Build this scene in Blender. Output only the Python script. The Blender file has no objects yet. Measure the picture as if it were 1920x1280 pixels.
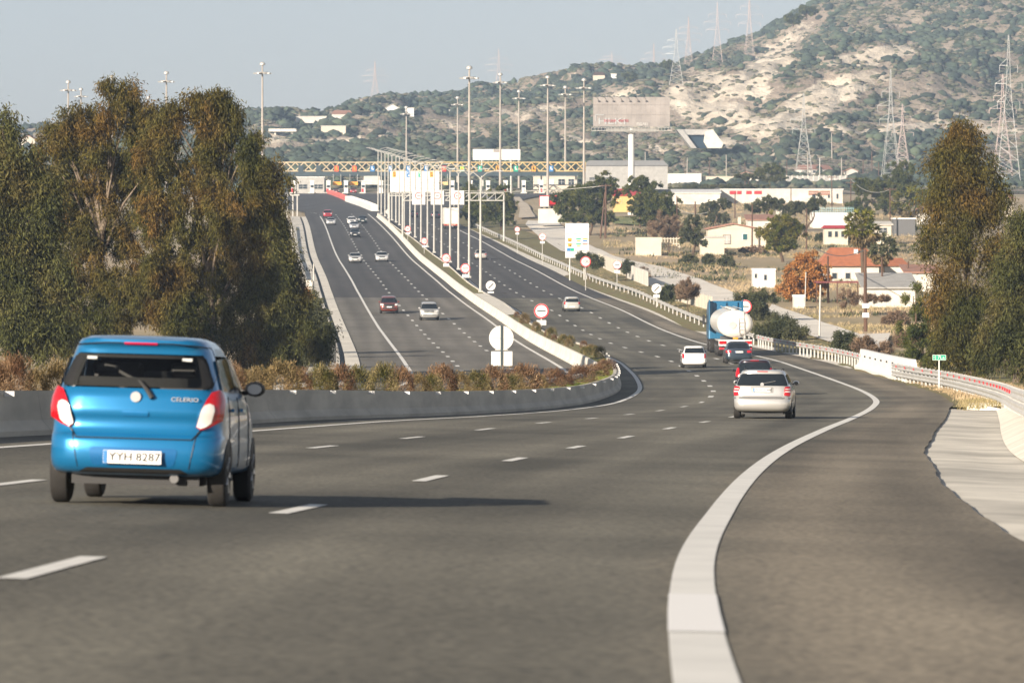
import bpy, bmesh, math, random
import numpy as np
from mathutils import Vector, Matrix
# ------------------------------------------------------------------ camera, sky, sun, exposure
S = bpy.context.scene
COL = S.collection
F = 9000.0            # focal length in pixels of a 1920 px wide picture
HC = 1.04             # camera height above the road
cam = bpy.data.cameras.new("camera"); camo = bpy.data.objects.new("camera", cam); COL.objects.link(camo)
cam.sensor_width = 36; cam.lens = 36*F/1920; cam.shift_y = -240/1920; cam.clip_start = 1; cam.clip_end = 30000
camo.location = (0, 0, HC); camo.rotation_euler = (math.radians(90), 0, 0)
cam.dof.use_dof = True; cam.dof.focus_distance = 170; cam.dof.aperture_fstop = 6.3
S.camera = camo
SUN_AZ, SUN_EL = math.radians(36), math.radians(18)     # light travels 42 deg right of forward
sunv = Vector((-math.sin(SUN_AZ)*math.cos(SUN_EL), -math.cos(SUN_AZ)*math.cos(SUN_EL), math.sin(SUN_EL)))
w = bpy.data.worlds.new("World"); S.world = w; w.use_nodes = True
wn = w.node_tree.nodes; wl = w.node_tree.links
sky = wn.new('ShaderNodeTexSky'); sky.sky_type = 'NISHITA'; sky.sun_disc = False
sky.sun_elevation = SUN_EL; sky.sun_rotation = math.atan2(sunv.x, sunv.y)
sky.air_density = 1.0; sky.dust_density = .4; sky.ozone_density = 3
hs = wn.new('ShaderNodeHueSaturation'); hs.inputs['Saturation'].default_value = .38; wl.new(sky.outputs[0], hs.inputs['Color'])
tn = wn.new('ShaderNodeMixRGB'); tn.blend_type = 'MULTIPLY'; tn.inputs[0].default_value = 1; tn.inputs[2].default_value = (1.0, .975, 1.0, 1); wl.new(hs.outputs[0], tn.inputs[1])
wl.new(tn.outputs[0], wn['Background'].inputs[0]); wn['Background'].inputs[1].default_value = 0.048
sun = bpy.data.lights.new("sun", 'SUN'); sun.energy = 5.0; sun.angle = math.radians(0.5); sun.color = (1, .87, .72)
suno = bpy.data.objects.new("sun", sun); COL.objects.link(suno); suno.rotation_euler = sunv.to_track_quat('Z', 'Y').to_euler()
S.view_settings.view_transform = 'Standard'; S.view_settings.look = 'None'; S.view_settings.gamma = 1
S.view_settings.exposure = 1.06
S.cycles.volume_bounces = 0; S.cycles.max_bounces = 6; S.cycles.transparent_max_bounces = 12
S.cycles.volume_step_rate = 10
rnd = random.Random(7); nr = np.random.RandomState(5)
# ------------------------------------------------------------------ helpers
def tag(o, label=None, cat=None, group=None, kind=None):
    if label: o['label'] = label
    if cat: o['category'] = cat
    if group: o['group'] = group
    if kind: o['kind'] = kind
    return o
def empty(name, loc, rz=0, label=None, cat=None, group=None):
    o = bpy.data.objects.new(name, None); COL.objects.link(o); o.location = loc; o.rotation_euler = (0, 0, rz)
    o.empty_display_size = .1
    return tag(o, label, cat, group)
def npmesh(name, V, Fc, mats, parent=None, smooth=False, mi=None):
    """V (n,3), Fc (m,k) arrays or list of tuples"""
    me = bpy.data.meshes.new(name)
    if isinstance(Fc, np.ndarray):
        V = np.asarray(V, np.float32); m, k = Fc.shape
        me.vertices.add(len(V)); me.vertices.foreach_set('co', V.ravel())
        me.loops.add(m*k); me.loops.foreach_set('vertex_index', Fc.astype(np.int32).ravel())
        me.polygons.add(m); me.polygons.foreach_set('loop_start', np.arange(0, m*k, k, dtype=np.int32))
        me.update(calc_edges=True)
    else:
        me.from_pydata([tuple(v) for v in V], [], Fc)
    for mt in (mats if isinstance(mats, (list, tuple)) else [mats]): me.materials.append(mt)
    if mi is not None: me.polygons.foreach_set('material_index', np.asarray(mi, np.int32))
    if smooth: me.polygons.foreach_set('use_smooth', np.ones(len(me.polygons), bool))
    me.update()
    o = bpy.data.objects.new(name, me); COL.objects.link(o)
    if parent: o.parent = parent
    return o
class MB:
    def __init__(s): s.v = []; s.f = []
    def add(s, vs, fs):
        n = len(s.v); s.v += [tuple(p) for p in vs]; s.f += [tuple(i+n for i in f) for f in fs]; return s
    def box(s, c, d, rz=0, taper=1.0):
        cx, cy, cz = c; a, b, h = d[0]/2, d[1]/2, d[2]/2; vs = []
        for z in (-h, h):
            t = taper if z > 0 else 1
            for x, y in ((-a, -b), (a, -b), (a, b), (-a, b)):
                x *= t; y *= t
                vs.append((cx+x*math.cos(rz)-y*math.sin(rz), cy+x*math.sin(rz)+y*math.cos(rz), cz+z))
        return s.add(vs, [(3, 2, 1, 0), (4, 5, 6, 7), (0, 1, 5, 4), (1, 2, 6, 5), (2, 3, 7, 6), (3, 0, 4, 7)])
    def tube(s, p, q, r, r2=None, n=8, cap=True):
        p = Vector(p); q = Vector(q); r2 = r if r2 is None else r2; d = (q-p)
        if d.length < 1e-6: return s
        d.normalize(); a = d.orthogonal().normalized(); b = d.cross(a); vs = []
        for c, rr in ((p, r), (q, r2)):
            for i in range(n):
                t = 2*math.pi*i/n; vs.append(c+a*math.cos(t)*rr+b*math.sin(t)*rr)
        fs = [(i, (i+1) % n, n+(i+1) % n, n+i) for i in range(n)]
        if cap: fs += [tuple(range(n-1, -1, -1)), tuple(range(n, 2*n))]
        return s.add(vs, fs)
    def path(s, pts, r, n=6):
        for i in range(len(pts)-1):
            a = r[i] if isinstance(r, (list, tuple)) else r; b = r[i+1] if isinstance(r, (list, tuple)) else r
            s.tube(pts[i], pts[i+1], a, b, n)
        return s
    def ring(s, c, r0, r1, y0, y1, n=32, start=0, end=2*math.pi):   # annulus in the xz plane, thickness along y
        m = n if end-start < 6.28 else n; vs = []
        for y in (y0, y1):
            for r in (r0, r1):
                for i in range(m+1):
                    t = start+(end-start)*i/m; vs.append((c[0]+math.cos(t)*r, c[1]+y, c[2]+math.sin(t)*r))
        k = m+1; fs = []
        for i in range(m):
            fs += [(i, i+1, k+i+1, k+i), (2*k+i+1, 2*k+i, 3*k+i, 3*k+i+1), (k+i, k+i+1, 3*k+i+1, 3*k+i), (i+1, i, 2*k+i, 2*k+i+1)]
        return s.add(vs, fs)
    def disc(s, c, r, y0, y1, n=32):
        return s.tube((c[0], c[1]+y0, c[2]), (c[0], c[1]+y1, c[2]), r, r, n)
    def lathe(s, pts, c=(0, 0, 0), n=16, axis='z'):
        vs = []; k = len(pts)
        for r, h in pts:
            for i in range(n):
                t = 2*math.pi*i/n; a, b = r*math.cos(t), r*math.sin(t)
                p = (a, b, h) if axis == 'z' else ((h, a, b) if axis == 'x' else (a, h, b))
                vs.append((c[0]+p[0], c[1]+p[1], c[2]+p[2]))
        fs = [(j*n+i, j*n+(i+1) % n, (j+1)*n+(i+1) % n, (j+1)*n+i) for j in range(k-1) for i in range(n)]
        fs += [tuple(range(n-1, -1, -1)), tuple((k-1)*n+i for i in range(n))]
        return s.add(vs, fs)
    def prism(s, poly, y0, y1):      # polygon in xz extruded along y
        n = len(poly); vs = [(x, y0, z) for x, z in poly]+[(x, y1, z) for x, z in poly]
        return s.add(vs, [tuple(range(n)), tuple(range(2*n-1, n-1, -1))]+[(i, n+i, n+(i+1) % n, (i+1) % n) for i in range(n)])
    def build(s, name, mat, parent=None, smooth=False, bevel=0):
        o = npmesh(name, s.v, s.f, mat, parent, smooth)
        if bevel:
            m = o.modifiers.new('b', 'BEVEL'); m.width = bevel; m.segments = 2; m.limit_method = 'ANGLE'
        if smooth: autosmooth(o)
        return o
def autosmooth(o, deg=35):
    bm = bmesh.new(); bm.from_mesh(o.data); bmesh.ops.recalc_face_normals(bm, faces=bm.faces); lim = math.radians(deg)
    for e in bm.edges:
        if len(e.link_faces) == 2 and e.calc_face_angle(0) > lim: e.smooth = False
    bm.to_mesh(o.data); bm.free()
def copy_tree(o, parent=None):
    c = o.copy(); COL.objects.link(c); c.parent = parent
    for ch in [x for x in KIDS.get(o.name, [])]: copy_tree(ch, c)
    return c
KIDS = {}
def index_kids():
    KIDS.clear()
    for o in COL.objects:
        if o.parent: KIDS.setdefault(o.parent.name, []).append(o)
# ------------------------------------------------------------------ materials
def mat(name, col, rough=.8, metal=0, var=0, scale=2.0, col2=None, bump=0, bscale=None, coat=0, spec=.5, emit=None, detail=4, vscale=None, isl=0, trans=0):
    m = bpy.data.materials.new(name); m.use_nodes = True; n = m.node_tree.nodes; l = m.node_tree.links; b = n['Principled BSDF']
    b.inputs['Base Color'].default_value = (*col, 1); b.inputs['Roughness'].default_value = rough; b.inputs['Metallic'].default_value = metal
    b.inputs['Specular IOR Level'].default_value = spec
    if coat: b.inputs['Coat Weight'].default_value = coat; b.inputs['Coat Roughness'].default_value = .03
    if emit: b.inputs['Emission Color'].default_value = (*emit[0], 1); b.inputs['Emission Strength'].default_value = emit[1]
    tc = n.new('ShaderNodeTexCoord'); mp = n.new('ShaderNodeMapping'); l.new(tc.outputs['Object'], mp.inputs[0])
    if vscale: mp.inputs['Scale'].default_value = vscale
    c2 = col2 or tuple(max(0, x*(1-var)) for x in col)
    src = None
    if var or col2:
        t = n.new('ShaderNodeTexNoise'); t.inputs['Scale'].default_value = scale; t.inputs['Detail'].default_value = detail; t.inputs['Roughness'].default_value = .6
        l.new(mp.outputs[0], t.inputs[0])
        r = n.new('ShaderNodeValToRGB'); r.color_ramp.elements[0].position = .36; r.color_ramp.elements[1].position = .64
        r.color_ramp.elements[0].color = (*c2, 1); r.color_ramp.elements[1].color = (*col, 1)
        l.new(t.outputs[0], r.inputs[0]); src = r.outputs[0]; l.new(src, b.inputs['Base Color'])
    if isl:
        g = n.new('ShaderNodeNewGeometry'); mr = n.new('ShaderNodeMapRange'); mr.inputs[3].default_value = 1-isl; mr.inputs[4].default_value = 1+isl
        l.new(g.outputs['Random Per Island'], mr.inputs[0])
        vm = n.new('ShaderNodeVectorMath'); vm.operation = 'SCALE'
        if src: l.new(src, vm.inputs[0])
        else: vm.inputs[0].default_value = col
        l.new(mr.outputs[0], vm.inputs['Scale']); l.new(vm.outputs[0], b.inputs['Base Color']); src = vm.outputs[0]
    if bump:
        t2 = n.new('ShaderNodeTexNoise'); t2.inputs['Scale'].default_value = bscale or scale*4; t2.inputs['Detail'].default_value = 5
        l.new(mp.outputs[0], t2.inputs[0]); bp = n.new('ShaderNodeBump'); bp.inputs['Strength'].default_value = bump; bp.inputs['Distance'].default_value = .05
        l.new(t2.outputs[0], bp.inputs['Height']); l.new(bp.outputs[0], b.inputs['Normal'])
    if trans:
        tr = n.new('ShaderNodeBsdfTranslucent'); mx = n.new('ShaderNodeMixShader'); mx.inputs[0].default_value = trans
        if src: l.new(src, tr.inputs[0])
        else: tr.inputs[0].default_value = (*col, 1)
        l.new(b.outputs[0], mx.inputs[1]); l.new(tr.outputs[0], mx.inputs[2]); l.new(mx.outputs[0], n['Material Output'].inputs[0])
    return m
M = {}
M['steel'] = mat('galvanised steel', (.56, .55, .52), .55, .35, .2, 1.5)
M['pole'] = mat('pale painted pole', (.47, .46, .42), .5, .2, .15, .5)
M['mast'] = mat('grey mast', (.42, .38, .33), .6, .2, .25, .2)
M['white'] = mat('white paint', (.72, .71, .68), .5, 0, .06, 1)
M['black'] = mat('black', (.012, .012, .012), .5)
M['red'] = mat('red paint', (.55, .02, .03), .4)
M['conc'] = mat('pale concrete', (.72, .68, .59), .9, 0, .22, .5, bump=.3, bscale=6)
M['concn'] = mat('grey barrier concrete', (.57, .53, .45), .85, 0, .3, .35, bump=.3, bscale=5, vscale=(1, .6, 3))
M['slab'] = mat('drain slab concrete', (.7, .66, .57), .9, 0, .42, .3, bump=.12, bscale=3, vscale=(1.2, .8, 1), detail=10)
M['line'] = mat('road marking paint', (.76, .75, .7), .7, 0, .14, 1.1, detail=8)
M['grass'] = mat('rough verge grass', (.16, .17, .05), .95, 0, scale=1.2, col2=(.17, .115, .055), bump=.8, bscale=9)
M['field'] = mat('dry field', (.42, .32, .2), .95, 0, scale=.045, col2=(.24, .2, .1), bump=.9, bscale=1.5, detail=10, vscale=(1, .35, 1))
M['dirt'] = mat('pale dirt', (.55, .47, .36), .95, 0, .2, .3, bump=.4)
M['wood'] = mat('brown wood', (.12, .065, .04), .85, 0, .4, 1, vscale=(3, 3, .3))
M['rust'] = mat('grey weathered panel', (.34, .31, .29), .8, 0, .3, .25)
M['wall'] = mat('white plaster', (.64, .61, .54), .85, 0, .22, .4)
M['cream'] = mat('cream plaster', (.62, .56, .45), .85, 0, .15, .4)
M['yellow'] = mat('ochre plaster', (.62, .43, .17), .85, 0, .15, .4)
M['roof'] = mat('terracotta tiles', (.42, .15, .07), .85, 0, .25, 1.5, bump=.5)
M['roof2'] = mat('faded pink roof', (.36, .19, .135), .85, 0, .25, 1)
M['redroof'] = mat('red sheet roof', (.5, .03, .04), .5, 0, .1, 1)
M['greyroof'] = mat('pale sheet roof', (.4, .39, .365), .7, 0, .2, 1)
M['wglass'] = mat('window glass', (.03, .04, .05), .1)
M['truss'] = mat('cream truss paint', (.62, .5, .32), .6, 0, .15, .1)
M['truss2'] = mat('yellow truss paint', (.62, .45, .2), .6, 0, .15, .1)
M['darkbeam'] = mat('dark fascia', (.03, .05, .06), .5)
M['trunk'] = mat('pale bark', (.2, .155, .11), .9, 0, .5, 2, bump=.5)
M['bark'] = mat('dark bark', (.12, .08, .05), .9, 0, .4, 3, bump=.6)
M['amber'] = mat('orange panel', (.75, .32, .03), .5)
M['signblue'] = mat('blue panel', (.02, .17, .42), .5)
M['signgreen'] = mat('green panel', (.0, .33, .2), .5)
M['lime'] = mat('lime panel', (.3, .6, .1), .5)
M['darkgreen'] = mat('dark teal', (.01, .08, .09), .5)
M['orange'] = mat('orange red panel', (.7, .1, .03), .5)
M['text'] = mat('dark lettering', (.03, .03, .03), .6)
M['fade'] = mat('faded lettering', (.4, .42, .42), .6)
M['glow_r'] = mat('lit red signal', (.6, .02, .04), .4, emit=((1, .03, .08), 1.5))
M['glow_g'] = mat('lit green signal', (.0, .5, .2), .4, emit=((.05, 1, .4), 1.2))
# ------------------------------------------------------------------ site profile
def pch(pts):
    xs = np.array([p[0] for p in pts], float); ys = np.array([p[1] for p in pts], float)
    h = np.diff(xs); d = np.diff(ys)/h; m = np.zeros(len(xs)); m[0] = d[0]; m[-1] = d[-1]
    for i in range(1, len(xs)-1):
        if d[i-1]*d[i] > 0: m[i] = (h[i]*d[i-1]+h[i-1]*d[i])/(h[i]+h[i-1])
    def f(x):
        x = np.asarray(x, float); i = np.clip(np.searchsorted(xs, x)-1, 0, len(h)-1); t = np.clip((x-xs[i])/h[i], 0, 1)
        ex = np.where(x < xs[0], (x-xs[0])*m[0], np.where(x > xs[-1], (x-xs[-1])*m[-1], 0))
        r = (2*t**3-3*t**2+1)*ys[i]+(t**3-2*t**2+t)*h[i]*m[i]+(3*t**2-2*t**3)*ys[i+1]+(t**3-t**2)*h[i]*m[i+1]+ex
        return float(r) if r.ndim == 0 else r
    return f
DROP = [(-30, -.16), (0, 1.04), (18, 1.76), (29.7, 2.228), (47.9, 2.95), (62.9, 3.49), (77.6, 4.02), (95.7, 4.66), (123.3, 5.53), (146.3, 6.25),
        (180, 7.25), (200, 7.82), (227.8, 8.5), (268.7, 9.25), (312.5, 9.83), (367, 10.28), (427, 10.43), (457, 10.25), (487, 9.9), (532, 9.28),
        (562, 8.93), (592, 8.49), (637, 7.86), (667, 7.41), (697, 6.97), (750, 5.95), (800, 4.9), (860, 3.6), (930, 2.0), (1000, .4), (1071, -1.2), (1268, -5.2), (1330, -5.6)]
drop = pch(DROP)
def zr(Y): return HC-drop(Y)
def Yv(v, h=0.0):
    lo, hi = 230., 1330.
    for _ in range(40):
        m = (lo+hi)/2
        if 400+F*(drop(m)-h)/m > v: lo = m
        else: hi = m
    return lo
def P(u, v, D): return Vector(((u-960)*D/F, D, HC-(v-400)*D/F))
def XU(u, D): return (u-960)*D/F
RU = [(-30, .2), (0, .45)]+[(D, XU(u, D)) for D, u in [(18, 1325), (29.7, 1300), (47.9, 1355), (62.9, 1398), (77.6, 1435), (95.7, 1478), (123.3, 1550),
      (146.3, 1597), (180, 1637), (200, 1643), (227.8, 1622), (268.7, 1555), (312.5, 1478)]]
RU += [(Yv(v), XU(u, Yv(v))) for u, v in [(1299, 639), (1216, 606.6), (1164, 581), (1111, 560), (1060, 537), (1005, 507), (948, 478), (905, 453.6), (863, 432.5), (823, 408)]]
XR = pch(RU+[(1300, XR_ := -24)])
Wd = pch([(-30, 11.25), (146, 11.25), (180, 11.15), (200, 11), (228, 10.8), (400, 10.8), (700, 10.6), (930, 10.6), (1300, 16)])
cs = pch([(-30, .02), (18, .02), (40, .028), (70, .028), (95, .025), (123, .017), (146, .006), (180, -.008), (200, -.01), (228, 0), (300, 0), (1300, 0)])
shl = pch([(-30, 1.9), (123, 1.9), (150, 1.6), (200, 1.2), (230, .95), (1300, .95)])
def XBL(Y): return XR(Y)-Wd(Y)-shl(Y)
XA = pch([(-30, 2.6), (30, 2.6), (63, 2.6), (78, 2.75), (123, 2.8), (200, 3.0), (228, 3.3), (312, 3.1), (400, 2.8), (1300, 2.6)])    # right shoulder width
lcr = [(Yv(v), XU(u, Yv(v))) for u, v in [(1060, 695), (963, 636), (927, 609), (861.7, 562), (811, 520), (765.7, 480), (731, 440), (688, 400)]]
LCR = pch([(-30, -26), (0, -23), (93, -14.5), (150, -7.5), (200, -1), (230, 1.8), (255, 3.0), (275, 3.5)]+lcr+[(1300, -50)])
lcl = [(Yv(v), XU(u, Yv(v))) for u, v in [(762.5, 685.7), (720, 627.7), (678, 560), (656, 520), (631.7, 480), (604, 412), (597, 401)]]
LCL = pch([(-30, -37), (0, -34), (93, -25.2), (150, -18.4), (200, -9.5), (230, -6.6), (260, -5.6), (285, -6.0)]+lcl+[(1300, -61)])
def XmL(Y): return LCR(Y)+1.0
def XcL(Y): return LCL(Y)-3.0
def rz_(X, Y): return zr(Y)+cs(Y)*(XR(Y)-X)
def hb(Y): return np.interp(Y, [0, 93, 150, 250, 400], [.8, .8, .76, .76, .8])
# hill silhouette (picture column -> ridge height above eye line in px at its own distance)
RV = pch([(-400, 262), (0, 264), (60, 262), (120, 280), (250, 275), (400, 250), (470, 232), (520, 222), (600, 226), (650, 212), (720, 200), (760, 194), (800, 199), (850, 202), (900, 184), (960, 175),
          (1050, 168), (1100, 160), (1200, 137), (1300, 114), (1380, 80), (1450, 50), (1500, 24), (1540, 2), (1700, -60), (1920, -110), (2400, -160)])
def noise2(x, y, seed=0):
    x = np.asarray(x, float); y = np.asarray(y, float); xi = np.floor(x).astype(int); yi = np.floor(y).astype(int); xf = x-xi; yf = y-yi
    def hsh(a, b):
        n = (a*374761393+b*668265263+seed*982451653) & 0x7fffffff; n = ((n ^ (n >> 13))*1274126177) & 0x7fffffff
        return ((n ^ (n >> 16)) & 0xffff)/65535.
    s = xf*xf*(3-2*xf); t = yf*yf*(3-2*yf)
    return (hsh(xi, yi)*(1-s)+hsh(xi+1, yi)*s)*(1-t)+(hsh(xi, yi+1)*(1-s)+hsh(xi+1, yi+1)*s)*t
def fbm(x, y, o=4, seed=0):
    r = 0; a = 1; n = 0
    for i in range(o): r = r+a*noise2(x*2**i, y*2**i, seed+i); n += a; a *= .5
    return r/n*2-1
def Dr(u): return np.interp(u, [0, 500, 1000, 1500, 1900, 2400], [2700, 2350, 2500, 2600, 2900, 3000])
DH0 = 1330.
def hillz(X, Y):
    """terrain beyond the toll plaza"""
    X = np.asarray(X, float); Y = np.asarray(Y, float)
    u = 960+F*X/np.maximum(Y, 1); dr = Dr(u); t = np.clip((Y-DH0)/(dr-DH0), 0, 1)
    vb = 400+F*drop(DH0)/DH0; v0 = vb-(vb-328)*np.clip(t/.22, 0, 1)
    rv = RV(u); e = np.clip((t-.18)/.82, 0, 1); e = e**1.0*(1-.0)
    e2 = 1-(1-e)**1.25
    v = v0+(rv-v0)*e2
    z = HC-(v-400)*Y/F
    amp = np.clip((t-.15)*5, 0, 1)*np.clip((1.0-t)*8, .0, 1)
    z = z+amp*(fbm(X/130+9, Y/200, 4, 3)*16+fbm(X/32, Y/55, 3, 11)*7+(1-np.abs(fbm(X/21, Y/60, 3, 61)))*5+fbm(X/9, Y/14, 2, 71)*1.3)
    back = np.maximum(Y-dr, 0); z = z-back*.22
    return np.maximum(z, -15)
def gz(X, Y):
    """ground height anywhere off the carriageways"""
    X = np.asarray(X, float); Y = np.asarray(Y, float)
    base = zr(np.minimum(Y, DH0))
    off = X-(XR(Y)+XA(Y)+3.5); dn = np.clip(off/20, 0, 1)
    b = base+.35*dn*fbm(X/14, Y/30, 3, 5)+np.clip((off-2)/6, 0, 1)*(-.25)
    r = np.where(Y > DH0, hillz(X, Y), b)
    return float(r) if r.ndim == 0 else r
GY = np.concatenate([np.arange(232, 1330, 1.0), np.arange(1330, 2700, 2.0)])
def G(u, v, lift=0):      # point of open ground seen at (u,v)
    X = (u-960)*GY/F; vv = 400+F*(HC-gz(X, GY))/GY; m = np.where(vv <= v)[0]; i = m[0] if len(m) else len(GY)-1
    return Vector((X[i], GY[i], gz(X[i], GY[i])+lift))
def vproj(p): return (960+p[0]*F/p[1], 400+(HC-p[2])*F/p[1])
# ------------------------------------------------------------------ road surfaces
def stations(a, b):
    ys = []; y = a
    while y < b: ys.append(y); y += max(1.0, min(10, abs(y)*.02))
    ys.append(b); return np.array(ys)
def ribbon(name, Y, xf, n, zf, mt, parent=None, uv=True):
    """xf(t,Y)->X across t in 0..1"""
    Y = np.asarray(Y); T = np.linspace(0, 1, n); V = []
    for y in Y:
        for t in T:
            x = xf(t, y); V.append((x, y, zf(x, y)))
    V = np.array(V); k = n; m = len(Y)
    I = np.arange((m-1)*k).reshape(m-1, k)[:, :-1].ravel()
    Fc = np.stack([I, I+1, I+k+1, I+k], 1)
    o = npmesh(name, V, Fc, mt, parent, smooth=True)
    if uv:
        l = o.data.uv_layers.new(name='lane'); vi = Fc.ravel(); tt = np.tile(T, m); XX = V[:, 0]; w_ = np.zeros(len(V))
        for j in range(m):
            w_[j*k:(j+1)*k] = XX[j*k:(j+1)*k]-XX[(j+1)*k-1]
        uvs = np.stack([w_[vi], V[vi, 1]], 1); l.data.foreach_set('uv', uvs.astype(np.float32).ravel())
    return o
def asphalt(name, c1, c2, shoulder):
    m = bpy.data.materials.new(name); m.use_nodes = True; n = m.node_tree.nodes; l = m.node_tree.links; b = n['Principled BSDF']
    uv = n.new('ShaderNodeUVMap'); uv.uv_map = 'lane'; tc = n.new('ShaderNodeTexCoord')
    mp = n.new('ShaderNodeMapping'); mp.inputs['Scale'].default_value = (.42, .016, 1); l.new(uv.outputs[0], mp.inputs[0])
    t1 = n.new('ShaderNodeTexNoise'); t1.inputs['Scale'].default_value = 1; t1.inputs['Detail'].default_value = 4; l.new(mp.outputs[0], t1.inputs[0])
    t2 = n.new('ShaderNodeTexNoise'); t2.inputs['Scale'].default_value = .12; t2.inputs['Detail'].default_value = 8; l.new(tc.outputs['Object'], t2.inputs[0])
    t3 = n.new('ShaderNodeTexNoise'); t3.inputs['Scale'].default_value = 17; t3.inputs['Detail'].default_value = 4; l.new(tc.outputs['Object'], t3.inputs[0])
    r = n.new('ShaderNodeValToRGB'); e = r.color_ramp.elements; e[0].position = .4; e[0].color = (*c2, 1); e[1].position = .6; e[1].color = (*c1, 1)
    ad = n.new('ShaderNodeMath'); ad.operation = 'MULTIPLY_ADD'; l.new(t2.outputs[0], ad.inputs[0]); ad.inputs[1].default_value = .4
    sc = n.new('ShaderNodeMath'); sc.operation = 'MULTIPLY'; sc.inputs[1].default_value = .6; l.new(t1.outputs[0], sc.inputs[0]); l.new(sc.outputs[0], ad.inputs[2])
    l.new(ad.outputs[0], r.inputs[0])
    mx = n.new('ShaderNodeMixRGB'); mx.blend_type = 'MULTIPLY'; mx.inputs[0].default_value = .7
    r3 = n.new('ShaderNodeValToRGB'); r3.color_ramp.elements[0].position = .35; r3.color_ramp.elements[0].color = (.3, .3, .3, 1); r3.color_ramp.elements[1].position = .62; r3.color_ramp.elements[1].color = (1.45, 1.42, 1.36, 1)
    l.new(t3.outputs[0], r3.inputs[0]); l.new(r.outputs[0], mx.inputs[1]); l.new(r3.outputs[0], mx.inputs[2])
    sx = n.new('ShaderNodeSeparateXYZ'); l.new(uv.outputs[0], sx.inputs[0]); wt = n.new('ShaderNodeMath'); wt.operation = 'MULTIPLY_ADD'; wt.inputs[1].default_value = 1.6; wt.inputs[2].default_value = -.8; l.new(t2.outputs[0], wt.inputs[0])
    a0 = n.new('ShaderNodeMath'); a0.operation = 'ADD'; l.new(sx.outputs[0], a0.inputs[0]); l.new(wt.outputs[0], a0.inputs[1])
    mr = n.new('ShaderNodeMapRange'); mr.interpolation_type = 'SMOOTHSTEP'; mr.inputs[1].default_value = -3.2; mr.inputs[2].default_value = -1.8; mr.inputs[3].default_value = 0; mr.inputs[4].default_value = 1 if shoulder else 0; l.new(a0.outputs[0], mr.inputs[0])
    ms = n.new('ShaderNodeMixRGB'); ms.blend_type = 'MULTIPLY'; ms.inputs[2].default_value = (1.5, 1.38, 1.32, 1); l.new(mr.outputs[0], ms.inputs[0]); l.new(mx.outputs[0], ms.inputs[1])
    wv = n.new('ShaderNodeMath'); wv.operation = 'SINE'; wm = n.new('ShaderNodeMath'); wm.operation = 'MULTIPLY'; wm.inputs[1].default_value = 2*math.pi/1.87; l.new(sx.outputs[0], wm.inputs[0]); l.new(wm.outputs[0], wv.inputs[0])
    wr = n.new('ShaderNodeMapRange'); wr.inputs[1].default_value = -1; wr.inputs[2].default_value = 1; wr.inputs[3].default_value = .9; wr.inputs[4].default_value = 1.1; l.new(wv.outputs[0], wr.inputs[0])
    mw = n.new('ShaderNodeVectorMath'); mw.operation = 'SCALE'; l.new(ms.outputs[0], mw.inputs[0]); l.new(wr.outputs[0], mw.inputs['Scale'])
    l.new(mw.outputs[0], b.inputs['Base Color']); b.inputs['Roughness'].default_value = .82; b.inputs['Specular IOR Level'].default_value = .35
    bp = n.new('ShaderNodeBump'); bp.inputs['Strength'].default_value = .35; bp.inputs['Distance'].default_value = .02; l.new(t3.outputs[0], bp.inputs['Height']); l.new(bp.outputs[0], b.inputs['Normal'])
    return m
M['asph_old'] = asphalt('worn warm asphalt', (.17, .161, .128), (.07, .067, .053), True)
M['asph_opp'] = asphalt('worn grey asphalt', (.19, .178, .155), (.12, .113, .097), False)
M['asph_new'] = asphalt('dark new asphalt', (.082, .079, .077), (.056, .055, .055), False)
Y0, YS_R, YS_L, Y1 = -15., 528., 530., 1272.
for nm, a, b, mt in (('road_near', Y0, YS_R, 'asph_old'), ('road_far', YS_R, 1000., 'asph_new')):
    ed = lambda t, y: XBL(y)+(XR(y)+XA(y)+.03*math.sin(y*.5)*math.sin(y*.37+1)+.008*math.sin(y*2.3)+(.2*max(0, 1-abs(y-187)/12)-.12*max(0, 1-abs(y-95)/16))-XBL(y))*t
    o = ribbon('road', stations(a, b), ed, 8, rz_, M[mt]); tag(o, kind='structure')
for a, b, mt in ((60., YS_L, 'asph_opp'), (YS_L, 1000., 'asph_new')):
    o = ribbon('opposite_road', stations(a, b), lambda t, y: XcL(y)+(XmL(y)+.3-XcL(y))*t, 6, lambda x, y: zr(y), M[mt]); tag(o, kind='structure')
# toll apron
ApL = lambda y: np.interp(y, [1000, 1030, 1060, 1280], [XcL(1000), -44.5, -50, -64]); ApR = lambda y: np.interp(y, [1000, 1060, 1280], [XR(1000)+XA(1000), -8, 14])
o = ribbon('toll_apron', stations(1000, Y1), lambda t, y: ApL(y)+(ApR(y)-ApL(y))*t, 8, lambda x, y: zr(y), M['asph_new']); tag(o, kind='structure')
o = ribbon('toll_slab', np.linspace(1272, 1312, 4), lambda t, y: -70+95*t, 3, lambda x, y: zr(y)+.012, M['conc']); tag(o, kind='structure')
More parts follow.
